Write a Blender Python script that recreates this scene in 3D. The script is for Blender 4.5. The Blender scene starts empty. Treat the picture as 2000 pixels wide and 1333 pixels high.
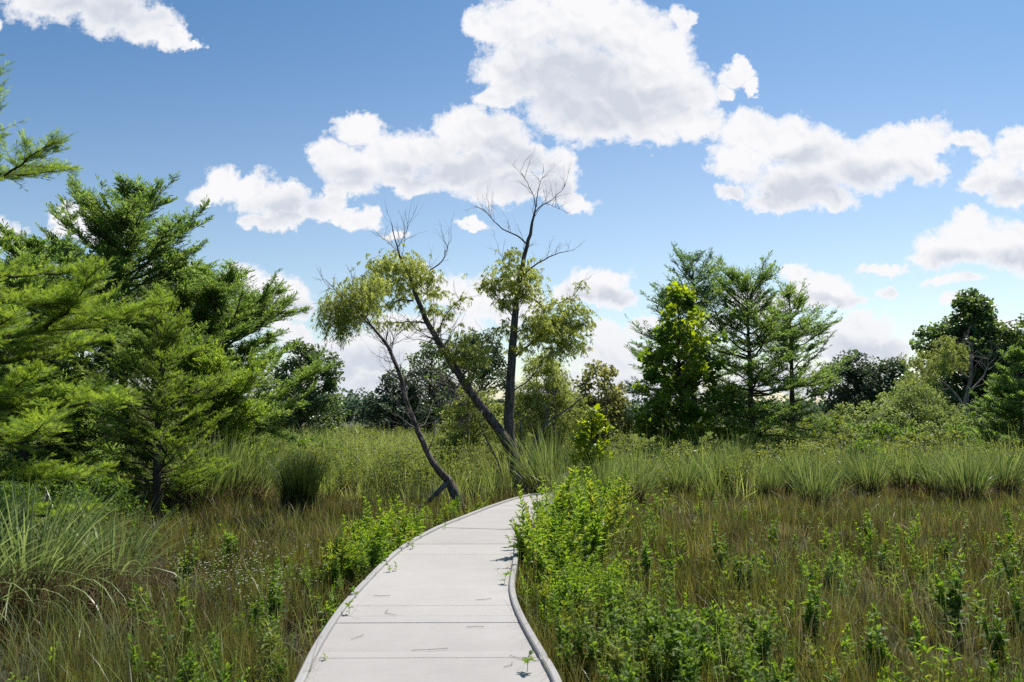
import bpy, math, random
import numpy as np
from mathutils import Vector

random.seed(7)
RNG = np.random.default_rng(11)
scene = bpy.context.scene
COL = scene.collection
R = math.radians

# ------------------------------------------------------------------ camera
EYE = 1.9            # metres above the marsh floor, 1.6 above the deck
DECK = 0.30
FPX = 1556.0         # focal length in the photograph's pixels (28 mm on full frame)
PITCH = math.atan((815 - 666.5) / FPX)
cam_data = bpy.data.cameras.new("camera")
cam_data.lens = 28.0
cam_data.sensor_width = 36.0
cam_data.clip_end = 5000
cam_data.clip_start = 0.05
cam_data.dof.use_dof = True
cam_data.dof.focus_distance = 15.0
cam_data.dof.aperture_fstop = 3.2
cam = bpy.data.objects.new("camera", cam_data)
cam.location = (0, 0, EYE)
cam.rotation_euler = (math.pi / 2 + PITCH, 0, 0)
COL.objects.link(cam)
scene.camera = cam

# ------------------------------------------------------------------ exposure
scene.view_settings.view_transform = 'Standard'
scene.view_settings.look = 'None'
scene.view_settings.exposure = 0.6
scene.view_settings.gamma = 1.0
cy = scene.cycles
cy.max_bounces = 6
cy.diffuse_bounces = 3
cy.glossy_bounces = 2
cy.transmission_bounces = 3
cy.use_denoising = False
cy.caustics_reflective = False
cy.caustics_refractive = False
cy.sample_clamp_indirect = 6.0


def ray(px, py):
    a = (px - 1000) / FPX
    b = (666.5 - py) / FPX
    c, s = math.cos(PITCH), math.sin(PITCH)
    return a, c - b * s, s + b * c          # world direction x, y, z


def at(px, py, Y):
    """world point on the line of sight through a pixel, Y metres ahead"""
    x, y, z = ray(px, py)
    return np.array([x / y * Y, Y, EYE + z / y * Y])


def ground_at(px, py, z0=0.0):
    x, y, z = ray(px, py)
    t = (z0 - EYE) / z
    return np.array([x * t, y * t, z0])


# ------------------------------------------------------------------ sun and sky
SUN_EL, SUN_AZ = R(58), R(38)        # azimuth measured from the view direction towards the right
sun_data = bpy.data.lights.new("sun", 'SUN')
sun_data.energy = 4.6
sun_data.angle = R(0.53)
sun_data.color = (1.0, 0.955, 0.88)
sun = bpy.data.objects.new("sun", sun_data)
sd = Vector((math.sin(SUN_AZ) * math.cos(SUN_EL), math.cos(SUN_AZ) * math.cos(SUN_EL), math.sin(SUN_EL)))
sun.rotation_euler = sd.to_track_quat('Z', 'Y').to_euler()
COL.objects.link(sun)

world = bpy.data.worlds.new("World")
scene.world = world
world.use_nodes = True
WT = world.node_tree
WT.nodes.clear()


class NT:
    """small helper to wire math nodes"""
    def __init__(self, tree):
        self.t = tree

    def n(self, typ, **kw):
        nd = self.t.nodes.new(typ)
        for k, v in kw.items():
            setattr(nd, k, v)
        return nd

    def put(self, sock, v):
        if isinstance(v, bpy.types.NodeSocket):
            self.t.links.new(v, sock)
        else:
            sock.default_value = v

    def m(self, op, a, b=0.0, c=0.0, clamp=False):
        nd = self.n('ShaderNodeMath', operation=op, use_clamp=clamp)
        self.put(nd.inputs[0], a)
        self.put(nd.inputs[1], b)
        self.put(nd.inputs[2], c)
        return nd.outputs[0]

    def v(self, op, a, b=(0, 0, 0), c=(0, 0, 0)):
        nd = self.n('ShaderNodeVectorMath', operation=op)
        self.put(nd.inputs[0], a)
        self.put(nd.inputs[1], b)
        if len(nd.inputs) > 2 and op == 'MULTIPLY_ADD':
            self.put(nd.inputs[2], c)
        return nd.outputs['Value'] if op in ('LENGTH', 'DOT_PRODUCT') else nd.outputs['Vector']

    def ramp(self, x, lo, hi, a=0.0, b=1.0):
        nd = self.n('ShaderNodeMapRange', interpolation_type='SMOOTHSTEP')
        self.put(nd.inputs['Value'], x)
        nd.inputs['From Min'].default_value = lo
        nd.inputs['From Max'].default_value = hi
        nd.inputs['To Min'].default_value = a
        nd.inputs['To Max'].default_value = b
        return nd.outputs['Result']

    def noise(self, vec, scale, detail=4, rough=0.5, dist=0.0):
        nd = self.n('ShaderNodeTexNoise')
        self.put(nd.inputs['Vector'], vec)
        nd.inputs['Scale'].default_value = scale
        nd.inputs['Detail'].default_value = detail
        nd.inputs['Roughness'].default_value = rough
        nd.inputs['Distortion'].default_value = dist
        return nd

    def mix(self, f, a, b):
        nd = self.n('ShaderNodeMix', data_type='RGBA')
        self.put(nd.inputs['Factor'], f)
        self.put(nd.inputs['A'], a)
        self.put(nd.inputs['B'], b)
        return nd.outputs['Result']


# cumulus: each row is centre x, centre y, half width, half height of one billow in the sky
BILLOWS = [
    (110, 0, 110, 50), (220, 22, 95, 52), (290, 52, 62, 42), (345, 78, 42, 28), (382, 95, 26, 13), (-5, 45, 22, 12),
    (950, 50, 45, 42), (1025, 50, 85, 70), (1130, 40, 110, 80), (1225, 60, 95, 75), (1290, 105, 75, 75),
    (1000, 140, 78, 65), (1110, 160, 120, 95), (1240, 180, 120, 90), (1330, 190, 72, 78), (1150, 232, 95, 48),
    (1280, 243, 95, 40), (1375, 245, 50, 38), (1335, 38, 22, 34), (965, 190, 38, 24),
    (1440, 150, 38, 28), (1415, 182, 25, 17), (1478, 170, 16, 18), (1448, 128, 20, 20),
    (1465, 255, 55, 48), (1530, 275, 70, 50), (1600, 300, 85, 55), (1450, 315, 55, 50), (1560, 360, 105, 55),
    (1690, 325, 95, 60), (1755, 285, 65, 50), (1815, 270, 50, 45), (1805, 325, 50, 42), (1510, 395, 60, 28),
    (1600, 392, 70, 28), (1430, 385, 32, 20), (1885, 262, 45, 22),
    (1990, 285, 55, 48), (1945, 335, 55, 38), (1915, 360, 45, 26), (1985, 380, 55, 36), (2060, 320, 80, 90), (1915, 280, 30, 25),
    (1890, 448, 62, 38), (1850, 492, 72, 36), (1960, 482, 75, 48), (2030, 495, 80, 55), (1810, 498, 38, 18),
    (700, 255, 50, 32), (645, 305, 52, 38), (695, 328, 75, 48), (770, 300, 72, 58), (835, 290, 60, 42),
    (905, 255, 70, 50), (970, 262, 72, 52), (1015, 310, 70, 50), (905, 330, 100, 45), (985, 372, 90, 36),
    (1092, 322, 44, 50), (1080, 372, 48, 36), (800, 352, 70, 26), (690, 362, 50, 28), (1125, 395, 48, 20), (650, 388, 24, 34),
    (440, 350, 44, 34), (398, 378, 36, 22), (500, 368, 55, 42), (560, 388, 46, 38), (560, 428, 46, 22),
    (620, 412, 42, 30), (680, 428, 46, 22), (722, 418, 26, 24), (510, 425, 40, 18), (772, 447, 32, 12),
    (918, 428, 34, 9), (-5, 452, 55, 28), (140, 415, 45, 24), (190, 450, 90, 30),
    (460, 545, 70, 30), (545, 570, 65, 36), (590, 600, 30, 22), (500, 600, 90, 30),
    (862, 560, 55, 38), (828, 524, 22, 12), (930, 590, 60, 38), (1000, 600, 60, 42), (1010, 560, 40, 20),
    (720, 690, 110, 42), (640, 705, 70, 50), (800, 655, 70, 40), (585, 660, 50, 26),
    (1170, 545, 58, 30), (1200, 572, 52, 24), (1120, 572, 50, 20), (1180, 655, 55, 36), (1205, 700, 80, 40),
    (1550, 530, 42, 14), (1615, 560, 65, 36), (1660, 578, 40, 24), (1560, 560, 45, 20), (1490, 590, 75, 30),
    (1735, 525, 55, 12), (1730, 566, 17, 12), (1690, 640, 62, 38), (1665, 682, 80, 34), (1745, 680, 45, 22), (1860, 590, 30, 12),
    (330, 520, 60, 14), (560, 640, 60, 16), (1270, 640, 46, 16), (1520, 655, 60, 18), (1900, 690, 70, 18), (1960, 655, 40, 12), (700, 610, 60, 20), (880, 640, 60, 24), (1400, 640, 60, 16), (1860, 545, 60, 12),
    (760, 755, 170, 32), (1200, 760, 190, 36), (480, 740, 120, 36), (1600, 750, 200, 30), (1940, 640, 70, 16),
]
# shaded undersides: the parts of the cloud turned away from the sun
BASES = [
    (1110, 150, 130, 75), (1200, 205, 130, 60), (1070, 215, 90, 40), (1560, 375, 110, 35), (1700, 350, 100, 28),
    (960, 330, 130, 55), (820, 340, 80, 25), (680, 345, 60, 25), (560, 405, 70, 28), (200, 25, 130, 40),
    (1990, 375, 70, 25), (1950, 510, 110, 22), (1180, 572, 60, 16), (1620, 585, 60, 14), (560, 600, 90, 16), (1690, 685, 90, 22),
    (1560, 310, 50, 20), (720, 720, 130, 30), (1050, 375, 60, 30),
]


def uv(px, py):
    x, y, z = ray(px, py)
    return x / y, z / y


def build_world():
    g = NT(WT)
    tc = g.n('ShaderNodeTexCoord')
    D = tc.outputs['Generated']
    sep = g.n('ShaderNodeSeparateXYZ')
    g.put(sep.inputs[0], D)
    X, Y, Z = sep.outputs
    yy = g.m('MAXIMUM', Y, 0.05)
    comb = g.n('ShaderNodeCombineXYZ')
    g.put(comb.inputs[0], g.m('DIVIDE', X, yy))
    g.put(comb.inputs[1], g.m('DIVIDE', Z, yy))
    P = comb.outputs[0]
    # ragged billowing edges
    n1 = g.noise(P, 13.0, 3, 0.55)
    n2 = g.noise(P, 48.0, 7, 0.66)
    w1 = g.v('MULTIPLY_ADD', n1.outputs['Color'], (0.060, 0.050, 0.0), (-0.030, -0.025, 0.0))
    w2 = g.v('MULTIPLY_ADD', n2.outputs['Color'], (0.034, 0.030, 0.0), (-0.017, -0.015, 0.0))
    n3 = g.noise(P, 150.0, 5, 0.65)
    w3 = g.v('MULTIPLY_ADD', n3.outputs['Color'], (0.012, 0.011, 0.0), (-0.006, -0.0055, 0.0))
    P1 = g.v('ADD', P, w1)
    Q = g.v('ADD', g.v('ADD', P1, w2), w3)

    def union(rows, k, PP):
        F = None
        for cx, cyy, rx, ry in rows:
            u, v = uv(cx, cyy)
            a, b = rx / FPX, ry / FPX
            d = g.v('LENGTH', g.v('MULTIPLY_ADD', PP, (1 / a, 1 / b, 0), (-u / a, -v / b, 0)))
            if F is None:
                F = d
            else:
                F = g.m('SMOOTH_MIN', F, d, k)
        return F
    F = union(BILLOWS, 0.22, Q)
    puff = g.noise(P, 30.0, 9, 0.66)
    F2 = g.m('MULTIPLY_ADD', puff.outputs['Fac'], -0.95, g.m('ADD', F, 0.46))
    dens = g.ramp(F2, 1.44, 0.66)
    wisp = g.noise(P, 70.0, 8, 0.7)
    gnaw = g.m('MULTIPLY', g.m('SUBTRACT', 1.0, dens), g.ramp(wisp.outputs['Fac'], 0.3, 0.7, 0.1, 1.25))
    dens = g.m('SUBTRACT', dens, gnaw, clamp=True)
    front = g.ramp(Y, 0.05, 0.25)
    dens = g.m('MULTIPLY', dens, front)
    # light inside the cloud
    S = union(BASES, 0.35, P1)
    base = g.ramp(S, 1.9, 0.2)
    Poff = g.v('ADD', P1, (0.004, 0.010, 0.0))
    b1 = g.noise(P1, 17.0, 5, 0.55).outputs['Fac']
    b2 = g.noise(Poff, 17.0, 5, 0.55).outputs['Fac']
    relief = g.m('MULTIPLY', g.m('SUBTRACT', b2, b1), 2.4)
    depth = g.ramp(F, 1.02, 0.42)
    shade = g.m('ADD', g.m('MULTIPLY', base, g.m('MULTIPLY', depth, 1.0)), g.m('MULTIPLY', relief, depth), clamp=True)
    ccol = g.mix(shade, (0.95, 0.95, 0.97, 1), (0.645, 0.685, 0.77, 1))
    # low clouds near the horizon seen through more air
    lowf = g.ramp(g.m('DIVIDE', Z, yy), 0.16, 0.0)
    ccol = g.mix(g.m('MULTIPLY', lowf, 0.55), ccol, (0.66, 0.72, 0.80, 1))
    sky = g.n('ShaderNodeTexSky', sky_type='NISHITA')
    sky.sun_disc = False
    sky.sun_elevation = SUN_EL
    sky.sun_rotation = SUN_AZ
    sky.air_density = 1.0
    sky.dust_density = 0.9
    sky.ozone_density = 4.0
    # air: paler and whiter low down, deep blue overhead
    elev = g.ramp(g.m('DIVIDE', Z, yy), 0.06, 0.62)
    airm = g.mix(elev, (1.44, 1.33, 1.16, 1), (0.60, 0.86, 0.98, 1))
    skc = g.v('MULTIPLY', sky.outputs[0], airm)
    bg1 = g.n('ShaderNodeBackground')
    g.put(bg1.inputs['Color'], skc)
    bg1.inputs['Strength'].default_value = 0.080
    bg2 = g.n('ShaderNodeBackground')
    g.put(bg2.inputs['Color'], ccol)
    bg2.inputs['Strength'].default_value = 0.665
    mx = g.n('ShaderNodeMixShader')
    g.put(mx.inputs[0], dens)
    g.put(mx.inputs[1], bg1.outputs[0])
    g.put(mx.inputs[2], bg2.outputs[0])
    out = g.n('ShaderNodeOutputWorld')
    g.put(out.inputs['Surface'], mx.outputs[0])


build_world()
world.cycles.sampling_method = 'MANUAL'
world.cycles.sample_map_resolution = 512

# ------------------------------------------------------------------ materials


def leaf_mat(name, dark, light, trans=0.4, rough=0.45, patch=None, patch_scale=0.6, spec=0.35, tip=None):
    m = bpy.data.materials.new(name)
    m.use_nodes = True
    g = NT(m.node_tree)
    m.node_tree.nodes.clear()
    at_ = g.n('ShaderNodeAttribute', attribute_name='rnd')
    c = g.mix(at_.outputs['Fac'], (*dark, 1), (*light, 1))
    geo = g.n('ShaderNodeNewGeometry')
    if patch is not None:
        nz = g.noise(geo.outputs['Position'], patch_scale, 4, 0.6)
        f = g.ramp(nz.outputs['Fac'], 0.45, 0.62)
        c = g.mix(f, c, (*patch, 1))
        nz2 = g.noise(geo.outputs['Position'], patch_scale * 5, 2, 0.5)
        c2 = g.n('ShaderNodeHueSaturation')
        g.put(c2.inputs['Value'], g.ramp(nz2.outputs['Fac'], 0.32, 0.68, 0.55, 1.45))
        g.put(c2.inputs['Color'], c)
        c = c2.outputs['Color']
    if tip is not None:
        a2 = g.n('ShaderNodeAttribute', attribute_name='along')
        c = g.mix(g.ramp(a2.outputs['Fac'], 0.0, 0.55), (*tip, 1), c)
    b = g.n('ShaderNodeBsdfPrincipled')
    g.put(b.inputs['Base Color'], c)
    b.inputs['Roughness'].default_value = rough
    b.inputs['Specular IOR Level'].default_value = spec
    t = g.n('ShaderNodeBsdfTranslucent')
    hs = g.n('ShaderNodeHueSaturation')
    hs.inputs['Hue'].default_value = 0.49
    hs.inputs['Saturation'].default_value = 1.12
    hs.inputs['Value'].default_value = 2.0
    g.put(hs.inputs['Color'], c)
    g.put(t.inputs['Color'], hs.outputs[0])
    mx = g.n('ShaderNodeMixShader')
    mx.inputs[0].default_value = trans
    g.put(mx.inputs[1], b.outputs[0])
    g.put(mx.inputs[2], t.outputs[0])
    o = g.n('ShaderNodeOutputMaterial')
    g.put(o.inputs['Surface'], mx.outputs[0])
    return m


def bark_mat(name, a, b, scale=9.0, bump=0.6):
    m = bpy.data.materials.new(name)
    m.use_nodes = True
    g = NT(m.node_tree)
    m.node_tree.nodes.clear()
    tc = g.n('ShaderNodeNewGeometry')
    mp = g.v('MULTIPLY', tc.outputs['Position'], (1, 1, 0.22))
    n = g.noise(mp, scale * 2.2, 7, 0.68, 0.4)
    n2 = g.noise(tc.outputs['Position'], scale * 0.35, 3, 0.5)
    f = g.m('MULTIPLY', g.ramp(n.outputs['Fac'], 0.36, 0.66), g.ramp(n2.outputs['Fac'], 0.25, 0.7, 0.55, 1.0))
    c = g.mix(f, (*a, 1), (*b, 1))
    bs = g.n('ShaderNodeBsdfPrincipled')
    g.put(bs.inputs['Base Color'], c)
    bs.inputs['Roughness'].default_value = 0.9
    bs.inputs['Specular IOR Level'].default_value = 0.15
    bp = g.n('ShaderNodeBump')
    bp.inputs['Strength'].default_value = bump
    bp.inputs['Distance'].default_value = 0.03
    g.put(bp.inputs['Height'], n.outputs['Fac'])
    g.put(bs.inputs['Normal'], bp.outputs[0])
    o = g.n('ShaderNodeOutputMaterial')
    g.put(o.inputs['Surface'], bs.outputs[0])
    return m


M = {}
M['cyp'] = leaf_mat('cypress needles', (0.076, 0.146, 0.038), (0.225, 0.305, 0.076), 0.51, 0.5)
M['cyp_near'] = leaf_mat('bright cypress needles', (0.092, 0.164, 0.032), (0.275, 0.360, 0.066), 0.52, 0.5)  # lighter, yellower needle tone for the nearer cypresses
M['cyp_blue'] = leaf_mat('shaded blue green cypress needles', (0.068, 0.135, 0.048), (0.175, 0.262, 0.085), 0.48, 0.5)  # darker, bluer copy; shade at the back of the grove is in the colour
M['syc'] = leaf_mat('large lobed leaves', (0.055, 0.115, 0.020), (0.290, 0.350, 0.042), 0.54, 0.4)
M['sap'] = leaf_mat('yellow green sapling leaves', (0.130, 0.200, 0.022), (0.310, 0.350, 0.040), 0.52, 0.4)
M['oak'] = leaf_mat('glossy dark leaves', (0.055, 0.098, 0.027), (0.155, 0.215, 0.055), 0.40, 0.36, spec=0.55)
M['dark'] = leaf_mat('evergreen leaves', (0.036, 0.062, 0.028), (0.090, 0.125, 0.052), 0.30, 0.5)
M['far'] = leaf_mat('hazed far wood leaves', (0.062, 0.100, 0.058), (0.115, 0.165, 0.090), 0.3, 0.7)  # haze is mixed into this leaf colour, paler and bluer
M['wil'] = leaf_mat('willow leaves', (0.175, 0.218, 0.052), (0.400, 0.425, 0.135), 0.58, 0.42)
M['wilb'] = leaf_mat('pale willow leaves', (0.140, 0.180, 0.045), (0.320, 0.355, 0.120), 0.52, 0.5)
M['wilg'] = leaf_mat('grey green willow leaves', (0.110, 0.155, 0.042), (0.240, 0.290, 0.095), 0.48, 0.5)
M['olive'] = leaf_mat('olive leaves', (0.13, 0.15, 0.045), (0.30, 0.29, 0.10), 0.5, 0.5)
M['forb'] = leaf_mat('lush weed leaves', (0.070, 0.150, 0.022), (0.240, 0.335, 0.048), 0.50, 0.5, spec=0.25)
M['forbd'] = leaf_mat('mid green weed leaves', (0.055, 0.115, 0.020), (0.175, 0.255, 0.042), 0.46, 0.5, spec=0.25)
M['forby'] = leaf_mat('yellow tipped weed leaves', (0.100, 0.150, 0.028), (0.330, 0.350, 0.060), 0.50, 0.40)
M['shrub'] = leaf_mat('light shrub leaves', (0.099, 0.132, 0.029), (0.218, 0.246, 0.054), 0.42, 0.5)
M['rush'] = leaf_mat('marsh rush', (0.048, 0.056, 0.011), (0.225, 0.208, 0.056), 0.36, 0.40, (0.105, 0.102, 0.027), 0.40, tip=(0.024, 0.020, 0.009))  # near-black blade feet: shade between the tufts put into the colour
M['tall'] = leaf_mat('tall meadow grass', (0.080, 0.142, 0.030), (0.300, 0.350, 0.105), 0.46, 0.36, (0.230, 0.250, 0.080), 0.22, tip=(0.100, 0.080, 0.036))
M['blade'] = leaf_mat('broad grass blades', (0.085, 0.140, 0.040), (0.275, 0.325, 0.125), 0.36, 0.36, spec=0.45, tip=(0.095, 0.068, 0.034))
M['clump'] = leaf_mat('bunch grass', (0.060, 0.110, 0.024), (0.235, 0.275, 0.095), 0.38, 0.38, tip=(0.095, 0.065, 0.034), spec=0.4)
M['skirt'] = leaf_mat('dead brown grass skirt', (0.080, 0.056, 0.030), (0.25, 0.185, 0.105), 0.2, 0.6)
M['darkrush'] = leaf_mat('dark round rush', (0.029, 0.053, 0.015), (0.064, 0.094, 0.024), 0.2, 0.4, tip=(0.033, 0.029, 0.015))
M['dead'] = leaf_mat('dead straw', (0.17, 0.115, 0.060), (0.34, 0.26, 0.15), 0.25, 0.6)
M['flower'] = leaf_mat('white petals', (0.55, 0.54, 0.46), (0.75, 0.74, 0.66), 0.3, 0.6)
M['bark'] = bark_mat('dark willow bark', (0.055, 0.044, 0.037), (0.230, 0.192, 0.162))
M['bark_grey'] = bark_mat('grey twig bark', (0.13, 0.112, 0.10), (0.34, 0.30, 0.26), 14)
M['bark_cyp'] = bark_mat('cypress bark', (0.045, 0.032, 0.024), (0.13, 0.095, 0.07), 12)
M['bark_pale'] = bark_mat('pale bark', (0.15, 0.13, 0.11), (0.38, 0.34, 0.29), 12)
M['stem'] = bark_mat('green stems', (0.05, 0.075, 0.02), (0.10, 0.11, 0.04), 20, 0.1)


def ground_mat():
    m = bpy.data.materials.new('marsh floor')
    m.use_nodes = True
    g = NT(m.node_tree)
    m.node_tree.nodes.clear()
    geo = g.n('ShaderNodeNewGeometry')
    Pz = geo.outputs['Position']
    n = g.noise(Pz, 0.5, 6, 0.65)
    n2 = g.noise(Pz, 14, 6, 0.7)
    c = g.mix(g.ramp(n.outputs['Fac'], 0.35, 0.65), (0.030, 0.028, 0.012, 1), (0.040, 0.050, 0.014, 1))
    c = g.mix(g.ramp(n2.outputs['Fac'], 0.5, 0.7), c, (0.085, 0.065, 0.034, 1))
    bs = g.n('ShaderNodeBsdfPrincipled')
    g.put(bs.inputs['Base Color'], c)
    bs.inputs['Roughness'].default_value = 0.95
    bp = g.n('ShaderNodeBump')
    bp.inputs['Strength'].default_value = 0.8
    bp.inputs['Distance'].default_value = 0.05
    g.put(bp.inputs['Height'], n2.outputs['Fac'])
    g.put(bs.inputs['Normal'], bp.outputs[0])
    o = g.n('ShaderNodeOutputMaterial')
    g.put(o.inputs['Surface'], bs.outputs[0])
    return m


def concrete_mat(name, base, edge=False):
    m = bpy.data.materials.new(name)
    m.use_nodes = True
    g = NT(m.node_tree)
    m.node_tree.nodes.clear()
    geo = g.n('ShaderNodeNewGeometry')
    Pz = geo.outputs['Position']
    br = g.v('MULTIPLY', Pz, (0.5, 9.0, 1.0))           # broom strokes across the planks
    nb = g.noise(br, 7.0, 3, 0.55)
    n = g.noise(Pz, 1.6, 6, 0.62)
    n3 = g.noise(Pz, 60, 3, 0.6)
    at_ = g.n('ShaderNodeAttribute', attribute_name='rnd')
    f = g.m('ADD', g.m('MULTIPLY', nb.outputs['Fac'], 0.15), g.m('MULTIPLY', n.outputs['Fac'], 0.34))
    f = g.m('ADD', f, g.m('MULTIPLY', at_.outputs['Fac'], 0.10))
    f = g.m('ADD', f, 0.71)
    c = g.v('SCALE', (base[0], base[1], base[2]))
    WTn = c.node
    g.put(WTn.inputs['Scale'], f)
    # lichen and dirt marks with a shape of their own
    sp = g.noise(Pz, 5.0, 8, 0.75)
    c = g.mix(g.ramp(sp.outputs['Fac'], 0.57, 0.76, 0, 0.35), c, (base[0] * 0.55, base[1] * 0.52, base[2] * 0.45, 1))
    gr = g.ramp(n3.outputs['Fac'], 0.64, 0.74, 0, 0.09)
    c = g.mix(gr, c, (0.16, 0.15, 0.13, 1))
    bs = g.n('ShaderNodeBsdfPrincipled')
    g.put(bs.inputs['Base Color'], c)
    bs.inputs['Roughness'].default_value = 0.85
    bp = g.n('ShaderNodeBump')
    bp.inputs['Strength'].default_value = 0.10
    bp.inputs['Distance'].default_value = 0.004
    g.put(bp.inputs['Height'], nb.outputs['Fac'])
    g.put(bs.inputs['Normal'], bp.outputs[0])
    o = g.n('ShaderNodeOutputMaterial')
    g.put(o.inputs['Surface'], bs.outputs[0])
    return m


# ------------------------------------------------------------------ geometry helpers
class Geo:
    """collects vertices and faces as arrays and links them as ONE mesh"""
    def __init__(self):
        self.V, self.F4, self.F3, self.r, self.a = [], [], [], [], []
        self.n = 0

    def add(self, V, F4=None, F3=None, rnd=0.5, along=0.5):
        V = np.asarray(V, dtype=np.float32).reshape(-1, 3)
        self.V.append(V)
        if F4 is not None and len(F4):
            self.F4.append(np.asarray(F4, dtype=np.int64).reshape(-1, 4) + self.n)
        if F3 is not None and len(F3):
            self.F3.append(np.asarray(F3, dtype=np.int64).reshape(-1, 3) + self.n)
        self.r.append(np.broadcast_to(np.asarray(rnd, dtype=np.float32), (len(V),)).copy())
        self.a.append(np.broadcast_to(np.asarray(along, dtype=np.float32), (len(V),)).copy())
        self.n += len(V)
        return self

    def mesh(self, name, mat, smooth=True):
        V = np.concatenate(self.V) if self.V else np.zeros((0, 3), np.float32)
        f4 = np.concatenate(self.F4) if self.F4 else np.zeros((0, 4), np.int64)
        f3 = np.concatenate(self.F3) if self.F3 else np.zeros((0, 3), np.int64)
        me = bpy.data.meshes.new(name)
        me.vertices.add(len(V))
        me.vertices.foreach_set('co', V.ravel())
        loops = np.concatenate([f4.ravel(), f3.ravel()]).astype(np.int32)
        me.loops.add(len(loops))
        me.loops.foreach_set('vertex_index', loops)
        tot = np.concatenate([np.full(len(f4), 4), np.full(len(f3), 3)]).astype(np.int32)
        st = np.concatenate([[0], np.cumsum(tot)[:-1]]).astype(np.int32) if len(tot) else tot
        me.polygons.add(len(tot))
        me.polygons.foreach_set('loop_start', st)
        me.polygons.foreach_set('loop_total', tot)
        me.polygons.foreach_set('use_smooth', np.full(len(tot), smooth))
        for nm, arr in (('rnd', self.r), ('along', self.a)):
            at_ = me.attributes.new(nm, 'FLOAT', 'POINT')
            at_.data.foreach_set('value', np.concatenate(arr))
        me.materials.append(mat)
        me.update(calc_edges=True)
        return me

    def obj(self, name, mat, parent=None, smooth=True):
        o = bpy.data.objects.new(name, self.mesh(name, mat, smooth))
        COL.objects.link(o)
        if parent is not None:
            o.parent = parent
        return o


def tag(o, label=None, cat=None, group=None, kind=None):
    if label:
        o['label'] = label
    if cat:
        o['category'] = cat
    if group:
        o['group'] = group
    if kind:
        o['kind'] = kind
    return o


def thing(name, label, cat, loc, group=None):
    o = bpy.data.objects.new(name, None)
    o.empty_display_size = 0.2
    o.location = [float(c) for c in loc]
    COL.objects.link(o)
    return tag(o, label, cat, group)


def dup(root, loc, rz, sc, label, group=None):
    r = root.copy()
    COL.objects.link(r)
    r.location = [float(c) for c in loc]
    r.rotation_euler = (0, 0, rz)
    r.scale = (sc, sc, sc) if not hasattr(sc, '__len__') else sc
    r['label'] = label
    if group:
        r['group'] = group
    for ch in list(root.children):
        c = ch.copy()
        COL.objects.link(c)
        c.parent = r
        for gch in ch.children:
            d = gch.copy()
            COL.objects.link(d)
            d.parent = c
    return r


def norm(a):
    return a / np.maximum(np.linalg.norm(a, axis=-1, keepdims=True), 1e-9)


def tubes(g, P, rad, sides=5, rnd=0.5):
    """P (N,K,3) centre lines, rad (N,K)"""
    P = np.asarray(P, float)
    if P.ndim == 2:
        P = P[None]
    rad = np.broadcast_to(np.asarray(rad, float), P.shape[:2])
    N, K, _ = P.shape
    T = np.gradient(P, axis=1)
    T = norm(T)
    up = np.where(np.abs(T[:, :1, 2:3]) > 0.9, np.array([1.0, 0, 0]), np.array([0, 0, 1.0]))
    up = np.broadcast_to(up, T.shape)
    A = norm(np.cross(T, up))
    B = np.cross(T, A)
    th = np.arange(sides) / sides * 2 * math.pi
    V = P[:, :, None, :] + rad[:, :, None, None] * (A[:, :, None, :] * np.cos(th)[None, None, :, None] + B[:, :, None, :] * np.sin(th)[None, None, :, None])
    idx = np.arange(N * K * sides).reshape(N, K, sides)
    a = idx[:, :-1, :]
    b = np.roll(idx, -1, axis=2)[:, :-1, :]
    c = np.roll(idx, -1, axis=2)[:, 1:, :]
    d = idx[:, 1:, :]
    g.add(V.reshape(-1, 3), np.stack([a, b, c, d], -1).reshape(-1, 4), None, rnd)


def smooth_line(pts, rads, n=24, wob=0.0, rng=RNG):
    """Catmull-Rom through traced joints"""
    pts = np.asarray(pts, float)
    rads = np.asarray(rads, float)
    k = len(pts)
    if k < 3:
        t = np.linspace(0, 1, n)[:, None]
        Pn = pts[0] * (1 - t) + pts[-1] * t
        Rn = rads[0] * (1 - t[:, 0]) + rads[-1] * t[:, 0]
    else:
        ext = np.vstack([2 * pts[0] - pts[1], pts, 2 * pts[-1] - pts[-2]])
        u = np.linspace(0, k - 1 - 1e-6, n)
        i = u.astype(int)
        f = (u - i)[:, None]
        p0, p1, p2, p3 = ext[i], ext[i + 1], ext[i + 2], ext[i + 3]
        Pn = 0.5 * ((2 * p1) + (-p0 + p2) * f + (2 * p0 - 5 * p1 + 4 * p2 - p3) * f * f + (-p0 + 3 * p1 - 3 * p2 + p3) * f ** 3)
        Rn = np.interp(u, np.arange(k), rads)
    if wob:
        w = rng.normal(0, wob, Pn.shape)
        w[0] = 0
        Pn = Pn + w
    return Pn, Rn


def frames(dirs, roll=None, rng=RNG):
    """rotation matrices whose Y column is dirs; roll about it"""
    d = norm(np.asarray(dirs, float))
    up = np.where(np.abs(d[:, 2:3]) > 0.95, np.array([1.0, 0, 0]), np.array([0, 0, 1.0]))
    x = norm(np.cross(d, up))
    z = np.cross(x, d)
    if roll is None:
        roll = rng.uniform(0, 2 * math.pi, len(d))
    c, s = np.cos(roll)[:, None], np.sin(roll)[:, None]
    x2 = x * c + z * s
    z2 = -x * s + z * c
    return np.stack([x2, d, z2], axis=2)      # columns


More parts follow.
